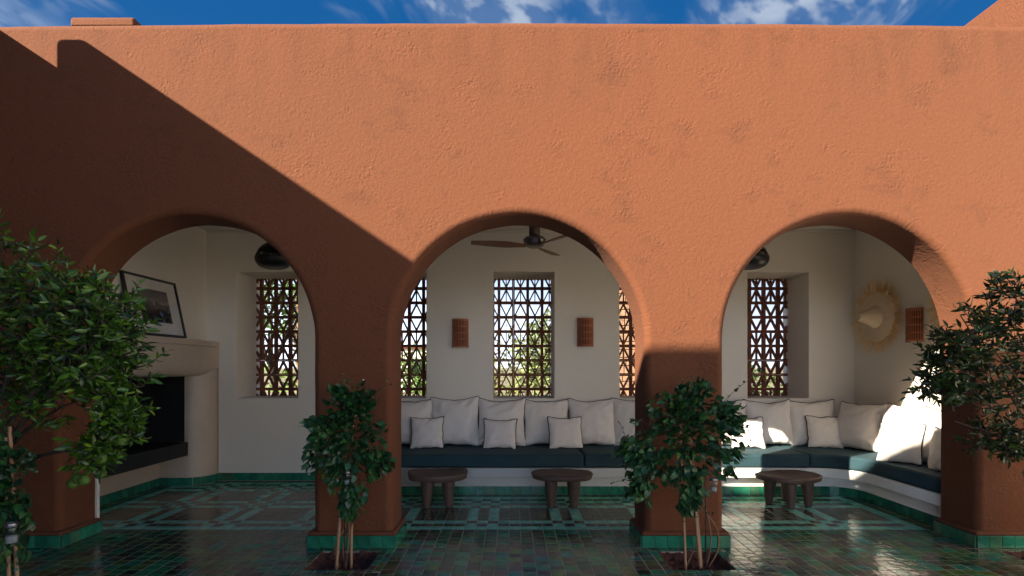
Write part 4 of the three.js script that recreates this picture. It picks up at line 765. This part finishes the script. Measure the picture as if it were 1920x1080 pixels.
// jar lanterns on hooked iron stakes
M.iron = mat({ color: rgb(0.012, 0.012, 0.013), roughness: 0.55, metalness: 0.3 });
M.jar = phys({ color: rgb(0.92, 0.97, 0.96), transmission: 1, thickness: 0, roughness: 0.04, ior: 1.45 });
M.tin = mat({ color: rgb(0.22, 0.22, 0.22), metalness: 0.9, roughness: 0.35 });
M.wax = mat({ color: rgb(0.25, 0.245, 0.23), roughness: 0.7 });
function lantern(label, x, z, h, s) {
  const t = thing('jar_lantern', label, 'lantern', [x, -0.04, z], 0, 'glass jar lanterns on iron stakes'); const H = h + 0.04, jx = s * 0.055, jy = H - 0.155;
  part('stake', tube([V3(0, 0, 0), V3(0, H * 0.5, 0), V3(0, H - 0.03, 0), V3(s * 0.012, H - 0.004, 0), V3(s * 0.03, H + 0.003, 0), V3(s * 0.05, H - 0.012, 0), V3(jx, H - 0.035, 0)], 0.0042, 0.0036, 6, 48), M.iron, t);
  const pr = [[0.0, 0], [0.028, 0], [0.0325, 0.006], [0.0325, 0.07], [0.028, 0.082], [0.026, 0.086], [0.026, 0.098]];
  const j = part('jar', lathe(pr, 24), M.jar, t); j.position.set(jx, jy, 0);
  const n = part('neck_band', lathe([[0.0265, 0.082], [0.0295, 0.083], [0.0295, 0.099], [0.0265, 0.1]], 24), M.tin, t); n.position.set(jx, jy, 0);
  const c = part('candle', lathe([[0, 0.004], [0.024, 0.004], [0.024, 0.036], [0.0, 0.038]], 18), M.wax, t); c.position.set(jx, jy, 0);
  part('handle', tube([V3(jx - 0.028, jy + 0.09, 0), V3(jx - 0.022, jy + 0.115, 0), V3(jx, jy + 0.126, 0), V3(jx + 0.022, jy + 0.115, 0), V3(jx + 0.028, jy + 0.09, 0)], 0.0016, 0.0016, 5, 16), M.iron, t);
}
lantern('glass jar lantern hanging among the leaves before the first free column', -1.243, 0.40, 0.74, 0.35);
lantern('glass jar lantern hanging from a hooked stake before the second free column', 1.432, 0.42, 0.69, 1);
lantern('glass jar lantern hanging in deep shade under the leafy citrus tree', -2.56, 1.84, 0.74, 1.6);

// ------------------------------------------------------------------ garden behind the gallery
const gm = tex(512, 512, (u, v) => { const a = pf(u, v, 5, 5, 3), k = 1 + 0.4 * pf(u, v, 40, 3, 6), g = sstep(-0.1, 0.25, a); return [lerp(0.34, 0.12, g) * k, lerp(0.26, 0.15, g) * k, lerp(0.18, 0.04, g) * k]; }, true, [1 / 9, 1 / 9]);
const ground = struct('ground', boxUV(new THREE.CylinderGeometry(900, 900, 0.5, 64)).translate(0, -0.42, 0), mat({ map: gm, roughness: 1 })); tag(ground, 'dry garden ground of earth and grass');
function bush(name, label, cat, x, z, h, w, y0, col, n, seed, trunk, group) {
  const r = rng(seed), t = thing(name, label, cat, [x, -0.17, z], 0, group), g = leafGeo(0.16, 0.07, 0.3, 0.6, lance, 3), list = [[], [], []], m4 = new THREE.Matrix4();
  const lobes = [...Array(7)].map(() => [(r() - 0.5) * w * 0.9, y0 + (h - y0) * (0.25 + 0.6 * r()), (r() - 0.5) * w * 0.9, w * (0.2 + 0.2 * r())]);
  for (let i = 0; i < n; i++) { const l = lobes[i % 7], v = V3(r() - 0.5, r() - 0.5, r() - 0.5).normalize().multiplyScalar(Math.pow(r(), 0.4) * l[3]), s = 0.8 + 0.7 * r(); const q = orient(V3(r() - 0.5, r() - 0.3, r() - 0.5).normalize(), r() * 6); list[Math.floor(r() * 3)].push(g.clone().applyMatrix4(m4.compose(V3(l[0] + v.x, Math.max(0.05, l[1] + v.y), l[2] + v.z), q, V3(s, s, s)))); }
  leafSet([col, col.map((c) => c * 0.7), col.map((c) => c * 1.4)], 0.6).forEach((m, k) => { if (list[k].length) { const p = part('foliage', mergeGeometries(list[k]), m, t); p.userData.kind = 'stuff'; } });
  if (trunk) { const tp = [[0, 0, 0], [0.12, y0 * 0.6, 0.05], [-0.05, y0 * 1.2, 0]].map((p) => V3(...p)); part('trunk', tube(tp, trunk, trunk * 0.7, 9, 12), M.bark, t); for (const l of lobes.slice(0, 4)) part('limb', tube([tp[2], tp[2].clone().lerp(V3(l[0], l[1], l[2]), 0.5).add(V3(0, 0.1, 0)), V3(l[0], l[1], l[2])], trunk * 0.5, trunk * 0.15, 6, 8), M.bark, t); }
}
bush('olive_tree', 'grey green olive tree with leaning trunk seen through the central lattice window', 'tree', 0.45, -13, 2.55, 4.6, 0.9, [0.13, 0.16, 0.075], 3000, 31, 0.13);
bush('garden_tree', 'bright green tree seen through the lattice next to the fireplace', 'tree', -7.3, -13, 5.2, 3.2, 1.2, [0.075, 0.16, 0.03], 2200, 32, 0.12);
bush('shrub', 'low green shrub seen through the lattice screen by the first column', 'shrub', -3.3, -14.5, 2.0, 2.8, 0.1, [0.08, 0.15, 0.035], 1200, 33, 0);
bush('shrub', 'low green shrub seen through the lattice near the corner bench', 'shrub', 8.2, -15.5, 1.75, 2.6, 0.1, [0.08, 0.13, 0.04], 1200, 34, 0);
bush('bougainvillea', 'pink flowering shrub seen through the lattice near the corner bench', 'shrub', 7.4, -14.5, 1.9, 0.7, 0.9, [0.45, 0.03, 0.12], 160, 35, 0.02);
bush('shrub', 'yellowish shrub behind the olive tree', 'shrub', 1.9, -16.5, 1.5, 3.0, 0.1, [0.22, 0.20, 0.05], 1100, 36, 0);
bush('shrub', 'pale green shrub at the foot of the olive tree', 'shrub', -1.3, -15.5, 1.3, 3.2, 0.1, [0.17, 0.19, 0.06], 1100, 37, 0);
bush('shrub', 'sunlit shrub beyond the lattice next to the fireplace', 'shrub', -6.2, -11.5, 1.6, 2.2, 0.1, [0.12, 0.2, 0.05], 900, 38, 0);
{
  const t = thing('palm_trunk', 'rough brown palm trunk seen through the lattice next to the fireplace', 'palm tree', [-3.95, -0.17, -6.6]), r = rng(3), g = [];
  part('trunk', new THREE.CylinderGeometry(0.2, 0.24, 6, 14).translate(0, 3, 0), M.bark, t);
  const hm = mat({ color: rgb(0.24, 0.145, 0.075), roughness: 1 });
  for (let i = 0; i < 240; i++) { const a = i * 2.4, y = 0.1 + i * 0.0245; g.push(new THREE.ConeGeometry(0.075, 0.26, 4).rotateX(0.5).translate(0, y, 0.215).rotateY(a)); }
  const s = part('husk', mergeGeometries(g.map(finish)), hm, t); s.userData.kind = 'stuff';
  const f = []; for (let k = 0; k < 16; k++) { const a = k / 16 * 6.28, ti = 0.2 + r() * 0.9; for (let i = 2; i < 30; i++) for (const e of [-1, 1]) { const d = i / 30 * 2.2; f.push(leafGeo(0.5, 0.035, 0.1, 0.8, lance, 2).rotateZ(e * 1.0).translate(0, d * Math.cos(ti), 0).rotateX(0).translate(0, -0.3 * (d / 2.2) ** 2 * 2, d * Math.sin(ti)).rotateY(a).translate(0, 6, 0)); } }
  const fr = part('frond_leaves', mergeGeometries(f), M.citrus[0], t); fr.userData.kind = 'stuff';
}
const stoneMap = tex(512, 512, (u, v) => { const k = 1 + 0.35 * pf(u, v, 10, 5, 3) - 0.3 * sstep(0.1, 0.0, Math.abs(pf(u, v, 9, 2, 8))); return [0.36 * k, 0.21 * k, 0.13 * k]; }, true, [1 / 2, 1 / 2]);
{
  const t = thing('garden_wall', 'rough ochre stone wall seen through the narrow strip of lattice', 'wall', [3.3, -0.17, -10.5]), r = rng(2), ms = mat({ map: stoneMap, roughness: 1, bumpMap: fineBump, bumpScale: 0.02 });
  part('core', box(-0.95, 0.98, 0, 4.6, -0.6, -0.05, 0), ms, t);
  for (let y = 0; y < 22; y++) { let x = -1 + r() * 0.1; while (x < 0.9) { const w = 0.18 + r() * 0.28; part('stone', box(x + 0.008, Math.min(1, x + w) - 0.008, y * 0.21 + 0.006, y * 0.21 + 0.204, -0.1, r() * 0.05, 0.02), ms, t); x += w; } }
}
{
  const h = thing('far_house', 'pale flat roofed house far beyond the boundary wall', 'house', [-9, -0.17, -34]);
  part('wall', box(-4, 4, 0, 2.9, -6, 0, 0.02), mat({ map: whiteMap, roughness: 0.9 }), h);
  part('roof', box(-4.2, 4.2, 2.902, 3.12, -6.2, 0.2, 0.02), M.red, h);
  for (const x of [-2.6, 0, 2.6]) { const w = part('window', box(x - 0.5, x + 0.5, 1.0, 2.2, 0.001, 0.04, 0.005), mat({ color: rgb(0.03, 0.035, 0.04), roughness: 0.2 }), h); part('frame', box(x - 0.56, x + 0.56, 0.93, 0.995, 0.001, 0.08, 0.005), M.clay, w); }
}
renderer.render(scene, camera);
